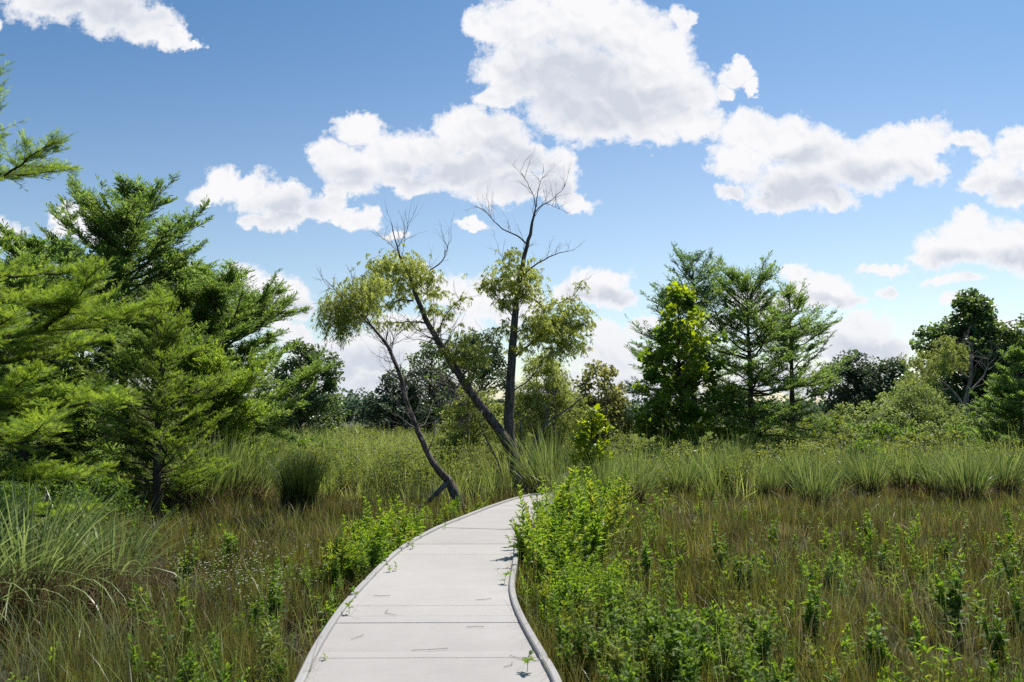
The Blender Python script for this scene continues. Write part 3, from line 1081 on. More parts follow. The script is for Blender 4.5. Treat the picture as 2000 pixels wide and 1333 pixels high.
def half_dead_willow():
    rng = np.random.default_rng(5)
    Y = 19.6
    base = at(1015, 968, Y)
    root = thing('willow_tree', 'half dead willow with thick forked dark trunk and bare top at the boardwalk bend', 'tree', (base[0], base[1], 0.0))
    gt, gd, gl = Geo(), Geo(), Geo()
    limbs = []
    A = line_px([(1018, 985), (1014, 955), (1009, 919), (999, 880), (994, 835), (995, 778), (998, 728), (1002, 666), (1006, 610), (1013, 559), (1023, 508), (1032, 469), (1041, 429), (1045, 410)],
                Y, 0.3, 0, 0, 46, 0.008, rng, rads=[.25, .185, .155, .142, .130, .120, .108, .096, .084, .070, .056, .045, .031, .022])
    limbs.append((A, 10))
    B = line_px([(1000, 890), (990, 866), (970, 835), (945, 801), (914, 759), (894, 728), (869, 688), (849, 655), (832, 626), (821, 598), (808, 564), (798, 536), (781, 503), (773, 474), (764, 435)],
                Y, -1.1, 0, 0, 44, 0.006, rng, rads=[.12, .12, .115, .108, .10, .09, .082, .072, .064, .056, .047, .037, .026, .016, .006])
    limbs.append((B, 9))
    subs = [
        ([(1030, 478), (1009, 460), (981, 447), (961, 427), (939, 407), (919, 402)], 19.85, 0.5, .024, .004, 7),
        ([(1045, 412), (1049, 384), (1054, 362), (1063, 334)], 19.9, 0.1, .018, .003, 4),
        ([(1046, 405), (1040, 379), (1023, 345), (1015, 334)], 19.9, -0.2, .014, .003, 4),
        ([(1044, 415), (1056, 404), (1074, 393), (1096, 373), (1105, 360)], 19.9, 0.4, .018, .003, 6),
        ([(1066, 398), (1085, 405), (1113, 418)], 19.95, 0.3, .008, .002, 3),
        ([(1018, 542), (1040, 522), (1068, 505), (1096, 494), (1122, 488)], 19.8, -0.5, .026, .004, 5),
        ([(1009, 581), (1040, 583), (1065, 601), (1096, 590), (1119, 578), (1133, 559)], 19.8, 0.7, .028, .004, 6),
        ([(1003, 700), (1040, 668), (1074, 643), (1113, 630), (1140, 622)], 19.7, 0.5, .034, .006, 5),
        ([(1006, 649), (1040, 638), (1063, 610)], 19.7, -0.4, .022, .005, 4),
        ([(1006, 625), (985, 595), (962, 570), (945, 555)], 19.8, -0.3, .018, .004, 6),
        ([(1010, 575), (995, 550), (988, 520), (980, 500)], 19.8, 0.2, .014, .003, 5),
        ([(998, 735), (978, 700), (960, 672), (948, 650)], 19.7, -0.4, .018, .004, 5),
        ([(807, 587), (781, 587), (753, 598), (714, 597)], 18.9, -0.3, .026, .006, 4),
        ([(832, 632), (804, 629), (770, 630), (731, 632)], 18.9, 0.3, .026, .005, 6),
        ([(812, 559), (832, 534), (860, 514), (871, 491), (883, 463)], 18.8, 0.2, .022, .004, 8),
        ([(855, 662), (860, 643), (871, 615), (894, 590), (902, 581)], 18.9, 0.3, .020, .004, 7),
        ([(781, 503), (765, 480), (740, 462)], 18.7, 0.2, .010, .002, 5),
        ([(785, 505), (790, 470), (797, 440)], 18.7, -0.1, .008, .002, 4),
        ([(914, 759), (925, 735), (930, 700)], 19.2, -0.3, .022, .004, 6),
        ([(945, 801), (905, 790), (870, 800)], 19.3, -0.4, .018, .004, 6),
        ([(996, 770), (1040, 735), (1062, 700), (1070, 680)], 19.7, 0.4, .022, .004, 4),
    ]
    for pts, yy, dy, r0, r1, nt in subs:
        limbs.append((line_px(pts, yy, dy, r0, r1, 16, 0.008, rng), nt))
    for (P, Rd), nt in limbs:
        tubes(gt, local(P, root), Rd, 12 if Rd[0] > 0.1 else 6)
    for j, ((P, Rd), nt) in enumerate(limbs):
        Q = local(P, root)
        if j < 2:
            twigs_from(gd, Q[len(Q) // 2:], Rd, nt, rng, (0.3, 0.9), 0.5, 0.1, 2, 0.006)
        else:
            twigs_from(gd, Q, Rd, nt + 3, rng, (0.2, 0.65), 0.55, 0.25, 2, 0.005)
    # the grey tangle of dead twigs low on the leaning limb
    Q = local(B[0], root)
    twigs_from(gd, Q[9:24], B[1], 75, rng, (0.35, 1.1), 0.1, 0.0, 3, 0.009)
    twigs_from(gd, Q[9:18] + np.array([-0.25, 0.1, -0.2]), B[1], 30, rng, (0.3, 0.9), -0.3, 0.0, 3, 0.008)
    gt.obj('trunk', M['bark'], root)
    gd.obj('dead_twigs', M['bark_grey'], root)
    spots = [  # foliage masses of the living parts: x, y, radius px, depth
        (745, 522, 30, 18.7), (775, 512, 34, 18.9), (808, 522, 30, 18.6), (832, 545, 26, 18.8), (765, 555, 28, 18.4), (800, 560, 26, 19.1),
        (850, 570, 18, 18.8), (842, 600, 15, 18.9), (735, 555, 24, 18.7),
        (905, 668, 30, 19.1), (930, 690, 24, 19.3), (890, 690, 20, 19.0),
        (1000, 520, 26, 19.8), (985, 548, 30, 19.5), (1012, 560, 28, 20.0), (1035, 538, 26, 20.1), (1040, 572, 20, 19.7), (990, 590, 20, 19.6),
        (985, 640, 20, 19.6), (1075, 625, 26, 20.0), (1105, 605, 26, 20.2), (1135, 602, 14, 20.3), (1090, 650, 30, 20.1), (1120, 640, 24, 20.3),
        (1068, 640, 22, 19.7), (1100, 670, 26, 20.2), (1140, 630, 16, 20.2), (1095, 625, 22, 20.4), (960, 555, 16, 19.4), (1000, 495, 16, 19.8), (860, 610, 14, 18.9), (915, 700, 22, 19.0),
        (1050, 655, 26, 19.9), (1040, 625, 20, 19.6), (1015, 680, 18, 19.8), (1130, 675, 18, 20.3), (1080, 690, 22, 20.0), (1060, 600, 16, 20),
    ]
    cs = np.array([local(at(s[0], s[1], s[3]), root) for s in spots])
    rs = np.array([s[2] / FPX * s[3] for s in spots])
    hang_leaves(gl, cs, rs * 1.28, 84, rng, 0.085, 0.22, 0.5, (0.15, 0.42), 18, None)
    for j in (8, 9, 10, 11, 14, 15, 17, 20, 21):
        P = local(limbs[j][0][0], root)
        q = P[np.linspace(len(P) // 3, len(P) - 1, 4).astype(int)]
        hang_leaves(gl, q, np.full(4, 0.2), 60, rng, 0.08, 0.22, 0.5, (0.12, 0.35), 16, None)
    gl.obj('crown', M['wil'], root, smooth=False)


def leaning_willow():
    rng = np.random.default_rng(8)
    Y = 15.6
    base = at(899, 1000, Y)
    root = thing('willow_tree', 'slender leaning willow on a crooked broken stump left of the boardwalk', 'tree', (base[0], base[1], 0.0))
    gt, gd, gl = Geo(), Geo(), Geo()
    C = line_px([(902, 1012), (896, 992), (888, 964), (876, 941), (852, 913), (835, 885), (821, 852), (807, 818), (793, 784), (784, 745), (770, 705), (753, 671), (731, 643), (708, 621), (691, 598), (658, 570), (635, 546)],
                Y, -0.5, 0, 0, 50, 0.004, rng, rads=[.16, .125, .11, .085, .062, .058, .054, .050, .046, .041, .036, .030, .025, .020, .015, .009, .004])
    limbs = [(C, 10)]
    subs = [
        ([(882, 938), (862, 955), (843, 973), (822, 990), (805, 1002)], 15.5, -0.35, .052, .04, 1),
        ([(776, 718), (765, 690), (768, 660), (757, 640)], 15.2, 0.2, .016, .003, 5),
        ([(753, 671), (757, 645), (750, 622)], 15.1, 0.2, .012, .003, 5),
        ([(728, 640), (700, 600), (672, 590), (655, 600)], 15.1, 0.3, .012, .003, 4),
        ([(708, 621), (705, 585), (690, 560), (688, 545)], 15.1, -0.2, .012, .003, 4),
        ([(825, 862), (812, 835), (830, 805), (832, 785)], 15.3, -0.15, .018, .005, 5),
        ([(835, 885), (848, 850), (850, 815), (858, 790)], 15.3, 0.3, .014, .003, 7),
        ([(803, 808), (790, 780), (795, 740), (812, 715)], 15.3, 0.3, .012, .003, 7),
        ([(795, 785), (815, 770), (825, 740), (828, 700)], 15.3, -0.3, .012, .003, 7),
        ([(652, 566), (640, 560), (625, 535)], 15.0, 0.1, .006, .002, 3),
    ]
    for pts, yy, dy, r0, r1, nt in subs:
        limbs.append((line_px(pts, yy, dy, r0, r1, 14, 0.005, rng), nt))
    for j, ((P, Rd), nt) in enumerate(limbs):
        tubes(gt, local(P, root), Rd, 10 if Rd[0] > 0.045 else 6)
        Q = local(P, root)
        if nt and j:
            twigs_from(gd, Q, Rd, nt + 3, rng, (0.15, 0.5), 0.4, 0.2, 2, 0.0045)
    twigs_from(gd, local(C[0], root)[18:46], C[1], 60, rng, (0.25, 0.8), 0.35, 0.0, 3, 0.0065)
    gt.obj('trunk', M['bark'], root)
    gd.obj('dead_twigs', M['bark_grey'], root)
    spots = [(655, 585, 26, 15.0), (688, 560, 30, 15.1), (718, 562, 26, 15.2), (650, 620, 22, 15.0), (672, 605, 28, 15.2), (668, 640, 16, 15.1),
             (700, 590, 26, 14.9), (725, 590, 18, 15.2), (640, 600, 14, 15), (683, 620, 20, 15.0), (660, 655, 10, 15.0), (735, 545, 18, 15.3)]
    cs = np.array([local(at(s[0], s[1], s[3]), root) for s in spots])
    rs = np.array([s[2] / FPX * s[3] for s in spots])
    hang_leaves(gl, cs, rs * 1.25, 125, rng, 0.075, 0.19, 0.8, (0.2, 0.55), 20, None)
    gl.obj('crown', M['wil'], root, smooth=False)


def side_stem():
    rng = np.random.default_rng(18)
    base = at(1030, 968, 18.9)
    root = thing('willow_tree', 'thin dark willow stem arching right beside the thick forked trunk', 'tree', (base[0], base[1], 0.0))
    gt, gd = Geo(), Geo()
    for pts, r0, r1 in (([(1030, 972), (1034, 910), (1043, 863), (1074, 822), (1108, 800), (1136, 778)], .045, .012),
                        ([(1040, 880), (1060, 850), (1075, 790), (1100, 740)], .02, .006),
                        ([(1028, 965), (1015, 900), (1018, 850), (1012, 800)], .03, .008)):
        P, Rd = line_px(pts, 18.9, 0.2, r0, r1, 18, 0.006, rng)
        tubes(gt, local(P, root), Rd, 7)
        twigs_from(gd, local(P, root), Rd, 9, rng, (0.2, 0.7), 0.4, 0.3, 2, 0.005)
    gt.obj('trunk', M['bark'], root)
    gd.obj('dead_twigs', M['bark_grey'], root)
    base = at(960, 960, 18.5)
    root = thing('dead_sapling', 'bare dead sapling standing between the two willows', 'sapling', (base[0], base[1], 0.0))
    gt, gd = Geo(), Geo()
    for pts in ([(985, 965), (975, 910), (950, 860), (935, 820)],):
        P, Rd = line_px(pts, 18.5, 0.2, .03, .006, 16, 0.006, rng)
        tubes(gt, local(P, root), Rd, 6)
        twigs_from(gd, local(P, root), Rd, 10, rng, (0.2, 0.6), 0.5, 0.2, 2, 0.005)
    gt.obj('trunk', M['bark'], root)
    gd.obj('dead_twigs', M['bark_grey'], root)


half_dead_willow()
leaning_willow()
side_stem()

CG = 'bald cypresses on the left'
cypress('cypress_tree', -110, 9.0, -60, 2.0, M['cyp_near'], 21, 'nearest cypress at the left edge with bright soft sprays', 74, True, 1.5, 0.10,
        cutoff=0.56, up0=-0.04, up1=0.30, conic=0.82, group=CG,
        extra=[(0.635, -0.25, 1.28, 0.40), (0.665, 0.5, 1.0, 0.25), (0.72, -0.9, 1.0, 0.6), (0.86, 2.5, 0.9, 0.6), (0.9, 4, 0.6, 0.7), (0.66, 3.0, 1.4, 0.3), (0.72, 2.0, 1.0, 0.4)])
cypress('cypress_tree', 235, 18.5, 378, 2.8, M['cyp'], 22, 'tallest cypress on the left with open ragged top', 88, False, 0.95, 0.08, group=CG, up0=-0.08, up1=0.72, conic=0.92)
cypress('cypress_tree', 305, 14.5, 585, 1.25, M['cyp_near'], 23, 'small narrow bright cypress in front of the tallest one', 70, True, 1.0, 0.05, group=CG, up0=0.2, up1=1.0, conic=0.8, blen=0.085)
cypress('cypress_tree', 430, 20.5, 535, 2.4, M['cyp'], 24, 'spreading cypress on the right side of the left grove', 80, False, 1.0, 0.05, group=CG, up0=0.0, up1=0.68, conic=1.0)
cypress('cypress_tree', 40, 15.5, 465, 1.8, M['cyp'], 25, 'cypress half hidden behind the nearest cypress', 70, False, 1.0, 0.06, group=CG, up0=0.0, up1=0.72, conic=0.9)
cypress('cypress_tree', 150, 22.0, 540, 2.5, M['cyp_blue'], 26, 'shaded cypress filling the back of the left grove', 70, False, 0.9, 0.04, group=CG, conic=1.0)
cypress('cypress_tree', 340, 21.5, 520, 2.2, M['cyp'], 28, 'cypress filling the gap between the tallest and the spreading one', 70, False, 0.95, 0.04, group=CG, conic=0.95, up1=0.7)
cypress('cypress_tree', 395, 17.5, 690, 1.4, M['cyp_near'], 27, 'low cypress beside the tall bunch grass', 60, False, 1.0, 0.04, group=CG, up0=0.15, up1=0.9, conic=0.95)
CR = 'bald cypresses on the right'
cypress('cypress_tree', 1358, 30.0, 503, 2.9, M['cyp_blue'], 31, 'tallest right cypress rising behind the yellow leaved tree', 70, False, 0.62, 0.08, group=CR, up0=0.0, up1=0.95, conic=0.75, blen=0.13)
cypress('cypress_tree', 1470, 26.5, 540, 2.65, M['cyp'], 32, 'broad cypress with visible dark trunk right of the yellow leaved tree', 85, False, 0.62, 0.12, group=CR, up0=-0.08, up1=0.72, conic=0.95, blen=0.12)
cypress('cypress_tree', 1552, 28.5, 560, 1.95, M['cyp'], 33, 'cypress reaching long tips to the right above the dark evergreens', 70, False, 0.62, 0.06, group=CR, up0=0.05, up1=0.8, conic=1.0, blen=0.12)
cypress('cypress_tree', 2000, 24.0, 690, 1.25, M['cyp'], 34, 'small cypress cut off by the right edge', 60, False, 0.9, 0.05, group=CR, up0=0.1, up1=0.7)


def syc_sun_tint(rng, C, ci, pos, n):
    side = pos[:, 0] / 1.3 + 0.45 * pos[:, 2] / 6  # sunlit side put into the tint: yellower leaves to the right and up
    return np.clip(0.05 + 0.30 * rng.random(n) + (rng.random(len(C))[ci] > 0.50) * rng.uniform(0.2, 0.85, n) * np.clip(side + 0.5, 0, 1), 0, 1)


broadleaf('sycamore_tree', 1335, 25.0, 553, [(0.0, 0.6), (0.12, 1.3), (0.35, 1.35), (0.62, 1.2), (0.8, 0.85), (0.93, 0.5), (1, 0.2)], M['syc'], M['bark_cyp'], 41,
          'upright sycamore with yellow green sunlit leaves on the right', 0.15, 135, 40, LOBED, 0.07, 0.26, 0.06, tint=syc_sun_tint, wid=0.6, droop=0.2)
broadleaf('sycamore_sapling', 1156, 16.5, 788, [(0.35, 0.24), (0.5, 0.40), (0.68, 0.34), (0.85, 0.2), (1, 0.06)], M['sap'], M['stem'], 42,
          'little sapling with glowing yellow leaves behind the boardwalk bend', 0.12, 55, 18, LOBED, 0.02, 0.13, 0.2, cat='sapling', wid=0.6, droop=-0.1)
broadleaf('sycamore_sapling', 1368, 23.0, 868, [(0.35, 0.1), (0.55, 0.4), (0.8, 0.3), (1, 0.08)], M['sap'], M['stem'], 43,
          'tiny yellow sapling at the foot of the sycamore', 0.11, 16, 12, LOBED, 0.015, 0.14, 0.2, cat='sapling', wid=0.6)
broadleaf('broadleaf_tree', 1915, 44.0, 560, [(0.0, 1.4), (0.15, 3.6), (0.35, 3.9), (0.5, 3.2), (0.65, 2.2), (0.8, 1.35), (0.92, 0.9), (1, 0.3)], M['oak'], M['bark_cyp'], 44,
          'tall glossy green broadleaf tree at the far right', 0.17, 420, 56, LANCE, 0.2, 0.38, 0.08, wid=0.62,
          lobes=[(-2.6, 0, 5.9, 0.45, 22), (-1.9, 0, 6.6, 0.4, 14), (2.4, 0, 6.2, 0.6, 18)])
broadleaf('evergreen_tree', 1675, 70.0, 688, [(0.0, 3.0), (0.3, 3.5), (0.6, 3.2), (0.85, 2.2), (1, 0.9)], M['dark'], M['bark_cyp'], 45,
          'dark rounded evergreen behind the right cypresses', 0.24, 170, 60, LANCE, 0.2, 0.8, 0.1)
broadleaf('evergreen_tree', 1745, 66.0, 700, [(0.0, 2.6), (0.3, 2.9), (0.6, 2.5), (0.85, 1.6), (1, 0.6)], M['dark'], M['bark_cyp'], 46,
          'smaller dark evergreen left of the tall broadleaf tree', 0.24, 110, 60, LANCE, 0.2, 0.75, 0.1)
broadleaf('broadleaf_tree', 585, 46.0, 662, [(0.0, 1.6), (0.25, 2.1), (0.5, 1.9), (0.75, 1.5), (0.9, 0.9), (1, 0.4)], M['oak'], M['bark_cyp'], 47,
          'dark green tree just right of the left cypress grove', 0.15, 150, 60, LANCE, 0.15, 0.42, 0.08, lobes=[(1.7, 0, 4.2, 0.3, 12), (1.9, 0, 5.0, 0.25, 8)])
broadleaf('evergreen_tree', 765, 54.0, 728, [(0.0, 1.9), (0.3, 2.0), (0.6, 1.6), (0.85, 1.0), (1, 0.4)], M['dark'], M['bark_cyp'], 48,
          'low dark evergreen seen left of the leaning willow', 0.17, 90, 60, LANCE, 0.15, 0.5, 0.08)
broadleaf('evergreen_tree', 838, 56.0, 655, [(0.0, 2.4), (0.3, 2.5), (0.6, 2.1), (0.85, 1.4), (1, 0.5)], M['oak'], M['bark_cyp'], 49,
          'dark evergreen between the leaning willow and the forked trunk', 0.17, 150, 60, LANCE, 0.15, 0.55, 0.08)
broadleaf('evergreen_tree', 940, 57.0, 642, [(0.0, 2.2), (0.3, 2.4), (0.6, 2.1), (0.85, 1.5), (1, 0.6)], M['dark'], M['bark_cyp'], 50,
          'tall dark evergreen directly behind the forked willow trunk', 0.17, 150, 60, LANCE, 0.15, 0.55, 0.08)
broadleaf('willow_shrub', 1062, 24.5, 690, [(0.0, 0.9), (0.25, 1.15), (0.55, 1.2), (0.8, 0.85), (1, 0.35)], M['wilb'], M['bark_grey'], 51,
          'yellow olive willow shrub just right of the thick trunk', 0.13, 250, 80, SLIM, 0.04, 0.24, 0.05, 'shrub', droop=0.8, stems=4, multi_lean=0.35, wid=0.15)
broadleaf('willow_shrub', 925, 23.0, 755, [(0.0, 0.7), (0.3, 0.95), (0.65, 0.85), (1, 0.35)], M['wilb'], M['bark_grey'], 52,
          'low yellow willow shrub behind the dead twig tangle', 0.12, 160, 80, SLIM, 0.03, 0.22, 0.05, 'shrub', droop=0.8, stems=4, multi_lean=0.35, wid=0.15)
broadleaf('olive_tree', 1172, 27.0, 705, [(0.0, 0.5), (0.25, 0.9), (0.55, 1.05), (0.8, 0.8), (1, 0.3)], M['olive'], M['bark_grey'], 53,
          'thin see through olive green tree left of the sycamore', 0.11, 130, 44, LANCE, 0.05, 0.26, 0.1, stems=3, multi_lean=0.3)
broadleaf('willow_shrub', 1795, 35.0, 752, [(0.0, 2.2), (0.3, 2.4), (0.65, 1.8), (1, 0.5)], M['wilg'], M['bark_grey'], 54,
          'wide pale willow shrub below the tall broadleaf tree', 0.15, 230, 80, SLIM, 0.05, 0.40, 0.05, 'shrub', droop=0.6, stems=5, multi_lean=0.4, wid=0.17)


def pale_willow():
    rng = np.random.default_rng(61)
    Y = 37.0
    base = at(1890, 880, Y)
    root = thing('willow_tree', 'pale barked willow with bare limbs before the tall broadleaf tree', 'tree', (base[0], base[1], 0.0))
    gt, gd, gl = Geo(), Geo(), Geo()
    for pts, r0, r1 in (([(1885, 893), (1887, 840), (1884, 800), (1893, 760), (1897, 715), (1893, 670)], .15, .03),
                        ([(1885, 800), (1870, 775), (1840, 745), (1810, 735)], .06, .015), ([(1893, 765), (1925, 730), (1930, 700)], .05, .012),
                        ([(1887, 830), (1920, 825), (1945, 850)], .04, .012), ([(1895, 740), (1870, 720), (1850, 680)], .05, .012),
                        ([(1893, 720), (1895, 690), (1880, 665)], .04, .01)):
        P, Rd = line_px(pts, Y, 0.5, r0, r1, 16, 0.015, rng)
        tubes(gt, local(P, root), Rd, 7)
        twigs_from(gd, local(P, root), Rd, 8, rng, (0.5, 1.3), 0.3, 0.2, 2, 0.012)
    gt.obj('trunk', M['bark_pale'], root)
    gd.obj('dead_twigs', M['bark_pale'], root)
    spots = [(1850, 690, 30, 37), (1835, 710, 26, 36.6), (1870, 705, 24, 37.4), (1845, 665, 22, 37), (1800, 740, 26, 36.5), (1775, 745, 24, 36.4), (1820, 725, 24, 37), (1865, 675, 18, 37.3), (1780, 700, 20, 37.5), (1810, 690, 20, 37.6)]
    cs = np.array([local(at(s[0], s[1], s[3]), root) for s in spots])
    hang_leaves(gl, cs, np.array([s[2] / FPX * s[3] for s in spots]), 26, rng, 0.13, 0.2, 0.6, (0.3, 0.6), 22)
    gl.obj('crown', M['wilb'], root, smooth=False)


pale_willow()


def far_woods():
    rng = np.random.default_rng(70)
    g = Geo()
    n = 150
    px = np.linspace(-500, 2500, n) + rng.normal(0, 8, n)
    Y = rng.uniform(140, 165, n)
    P, S, D = [], [], []
    for p, y in zip(px, Y):
        h = (6.9 if 560 < p < 780 else 5.6) * rng.uniform(0.85, 1.12)
        c = ground_at(p, 815 + EYE * FPX / y)
        r = rng.uniform(2.6, 3.6)
        m = 520
        d = norm(rng.normal(0, 1, (m, 3)))
        d[:, 2] = np.abs(d[:, 2])
        lump = 1 + 0.2 * np.sin(3 * np.arctan2(d[:, 1], d[:, 0]) + rng.uniform(0, 6)) + 0.15 * rng.normal(0, 1, m)
        hh = rng.random(m)
        pos = np.array([c[0], c[1], 0]) + np.c_[d[:, 0] * r * lump, d[:, 1] * r * lump, 0.4 + d[:, 2] ** 0.6 * (h - 0.6) * (0.5 + 0.5 * hh) * np.minimum(lump, 1.1)]
        P.append(pos)
        D.append(d)
    P, D = np.concatenate(P), np.concatenate(D)
    m = len(P)
    sz = rng.uniform(0.35, 0.75, m)
    scatter(g, *LANCE, P, frames(D + rng.normal(0, 0.5, (m, 3)), rng.normal(0, 0.8, m)), np.stack([sz * 1.1, sz, sz], -1), rng.random(m))
    o = g.obj('far_woods', M['far'], None, smooth=False)
    tag(o, 'hazy dark green tree line along the horizon', 'woods', kind='stuff')


far_woods()


def low_shrub(px, py_base, Y, w, h, mat, seed, label, leaf=0.05, per=60, n=60, group=None):
    broadleaf('low_shrub', px, Y, 815 + (EYE - h) * FPX / Y, [(0.0, w * 0.8), (0.35, w), (0.7, w * 0.85), (1, w * 0.35)], mat, M['bark_grey'], seed, label, leaf, n, per,
              LANCE, 0.02, 0.2, 0.02, 'shrub', group, 0.1, stems=4, multi_lean=0.4)


low_shrub(1640, 0, 24.0, 1.3, 1.55, M['shrub'], 71, 'rounded light green shrub right of the dark cypress trunk', 0.07, 60, 80)
low_shrub(1560, 0, 27.0, 1.0, 1.5, M['shrub'], 72, 'small yellowish shrub beneath the right cypresses', 0.07, 60, 50)
low_shrub(1740, 0, 29.0, 1.5, 1.7, M['forbd'], 73, 'mid green shrub left of the wide pale willow', 0.08, 60, 70)
low_shrub(1660, 0, 38.0, 2.2, 2.2, M['shrub'], 74, 'bright green shrub in front of the dark rounded evergreen', 0.09, 60, 90)
low_shrub(1960, 0, 27.0, 1.3, 1.2, M['forbd'], 75, 'low green shrub at the right edge below the small cypress', 0.07, 60, 60)
low_shrub(1090, 0, 30.0, 1.4, 1.5, M['shrub'], 76, 'light shrub in the meadow right of the forked trunk', 0.08, 60, 60)
low_shrub(700, 0, 42.0, 1.6, 1.35, M['shrub'], 77, 'low shrub in the meadow below the low dark evergreen', 0.09, 50, 50)
low_shrub(540, 0, 30.0, 1.3, 1.3, M['forbd'], 78, 'low green shrub below the dark tree beside the left grove', 0.08, 50, 60)
broadleaf('broadleaf_tree', 1992, 42.0, 632, [(0.0, 1.6), (0.3, 2.4), (0.6, 2.0), (0.85, 1.2), (1, 0.4)], M['oak'], M['bark_cyp'], 91,
          'dark broadleaf tree cut off by the right edge behind the small cypress', 0.16, 170, 56, LANCE, 0.15, 0.4, 0.08)
low_shrub(1690, 0, 33.0, 2.2, 2.5, M['wilg'], 92, 'tall rounded grey green shrub left of the wide pale willow shrub', 0.09, 60, 110)
low_shrub(1615, 0, 31.0, 1.7, 2.1, M['shrub'], 93, 'light rounded shrub at the right foot of the long tipped cypress', 0.09, 60, 90)
low_shrub(1750, 0, 40.0, 2.2, 3.2, M['wilg'], 94, 'tall shrub below the smaller dark evergreen', 0.10, 60, 110)
low_shrub(1850, 0, 31.0, 1.8, 1.9, M['wilg'], 95, 'rounded shrub right below the pale barked willow', 0.08, 60, 80)
low_shrub(1935, 0, 33.0, 1.8, 2.3, M['forbd'], 96, 'green shrub between the tall broadleaf tree and the small cypress', 0.09, 60, 90)
low_shrub(1590, 0, 22.0, 1.0, 1.15, M['shrub'], 81, 'small shrub mound left of the rounded light green shrub', 0.07, 60, 50)
low_shrub(1700, 0, 22.5, 0.9, 1.25, M['forbd'], 82, 'darker shrub mound right of the rounded light green shrub', 0.07, 60, 50)
low_shrub(1820, 0, 26.0, 1.6, 1.45, M['shrub'], 83, 'broad low shrub in front of the wide pale willow', 0.08, 60, 70)
low_shrub(1905, 0, 29.0, 1.7, 1.6, M['forbd'], 84, 'green shrub hiding the foot of the tall broadleaf tree', 0.08, 60, 70)
low_shrub(1280, 0, 23.0, 0.9, 1.15, M['forbd'], 85, 'shrub mound left of the foot of the sycamore', 0.07, 60, 50)
low_shrub(1215, 0, 25.0, 1.0, 1.35, M['shrub'], 86, 'pale shrub mound below the olive tree', 0.07, 60, 50)
low_shrub(1420, 0, 22.5, 0.8, 1.0, M['shrub'], 87, 'small pale mound between sycamore and broad cypress', 0.07, 50, 40)
low_shrub(620, 0, 27.0, 1.2, 1.2, M['forbd'], 88, 'green mound behind the dark round rush clump', 0.08, 50, 50)
low_shrub(850, 0, 26.0, 1.2, 1.25, M['shrub'], 89, 'pale mound in the meadow seen through the leaning willow', 0.08, 50, 50)
low_shrub(180, 0, 13.0, 0.75, 0.9, M['forbd'], 79, 'dark undergrowth bush beneath the left cypresses', 0.05, 60, 60)
low_shrub(60, 0, 12.0, 0.9, 1.0, M['forbd'], 80, 'undergrowth bush below the nearest cypress', 0.05, 60, 60)

# ------------------------------------------------------------------ grasses


def in_view(Ymin, Ymax, n, rng, power=1.0, spread=0.74):
    """points over the ground in a wedge in front of the camera, denser close by"""
    u = rng.random(n)
    Y = Ymin * (Ymax / Ymin) ** u if power == 0 else (Ymin ** power + u * (Ymax ** power - Ymin ** power)) ** (1 / power)
    X = rng.uniform(-spread, spread, n) * (Y + 1.5)
    return X, Y


def tall_edge(x):
    """how far ahead the tall grass begins"""
    return np.where(x < 0, 17.2 + 0.9 * np.sin(x * 1.1) + 0.4 * np.sin(x * 3.1) + 0.10 * x, 18.2 + 0.8 * np.sin(x * 0.8 + 1) + 0.5 * np.sin(x * 2.3) + 0.03 * x)


def rush_meadow():
    rng = np.random.default_rng(81)
    X, Y = in_view(3.6, 22, 60000, rng, 0.75)
    keep = ~on_walk(X, Y) & (Y < tall_edge(X) + 2.0)
    f = np.sin(X * 1.7 + np.sin(Y * 1.3) * 2) * np.sin(Y * 1.1 + np.cos(X * 0.9) * 2) + 0.5 * np.sin(X * 5 + Y * 4)
    keep &= rng.random(len(X)) < (0.66 + 0.42 * f)
    X, Y, f = X[keep], Y[keep], f[keep]
    n = len(X)
    h = (0.29 + 0.10 * f) * rng.uniform(0.5, 1.6, n)
    h *= 1 - 0.25 * np.clip((Y - 12) / 5, 0, 1)
    w = 0.0032 + 0.00050 * Y
    rnd = np.clip(rng.normal(0.36, 0.25, n) + 0.12 * f, 0, 1)
    g = Geo()
    tufts(g, X, Y, 7, h, 0.05, 0.34, w, rnd, rng)
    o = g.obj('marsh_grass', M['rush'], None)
    tag(o, 'low brown green rushes covering the marsh on both sides', 'grass', kind='stuff')
    # longer thin stems arching over the rushes
    X, Y = in_view(4.0, 17, 13000, rng, 0.7)
    pz = np.sin(X * 0.9 + 1) * np.sin(Y * 1.1 + X * 0.7) + rng.normal(0, 0.5, len(X)) > 0.1
    keep = ~on_walk(X, Y) & pz
    X, Y = X[keep], Y[keep]
    n = len(X)
    g = Geo()
    blades(g, np.c_[X, Y, bump_ground(X, Y)], rng.uniform(0.35, 0.72, n), rng.uniform(0, 6.28, n), np.abs(rng.normal(0.35, 0.3, n)), 0.0028 + 0.0004 * Y, 5, np.clip(rng.normal(0.7, 0.3, n), 0, 1))
    o = g.obj('marsh_grass', M['clump'], None)
    tag(o, 'longer fresh grass stems arching over the marsh rushes', 'grass', kind='stuff')
    # dead straw lying through it
    X, Y = in_view(3.8, 19, 30000, rng, 0.8)
    pz = np.sin(X * 1.3 + 2) * np.sin(Y * 1.6 + X * 0.4) + rng.normal(0, 0.35, len(X)) > 0.0
    keep = ~on_walk(X, Y) & pz
    X, Y = X[keep], Y[keep]
    n = len(X)
    g = Geo()
    blades(g, np.c_[X, Y, bump_ground(X, Y) + rng.uniform(0, 0.12, n)], rng.uniform(0.15, 0.42, n), rng.uniform(0, 6.28, n), rng.uniform(0.1, 1.3, n), 0.0035 + 0.0003 * Y, 3, rng.random(n))
    o = g.obj('dead_straw', M['dead'], None)
    tag(o, 'pale dead straw standing and lying among the rushes', 'straw', kind='stuff')


rush_meadow()


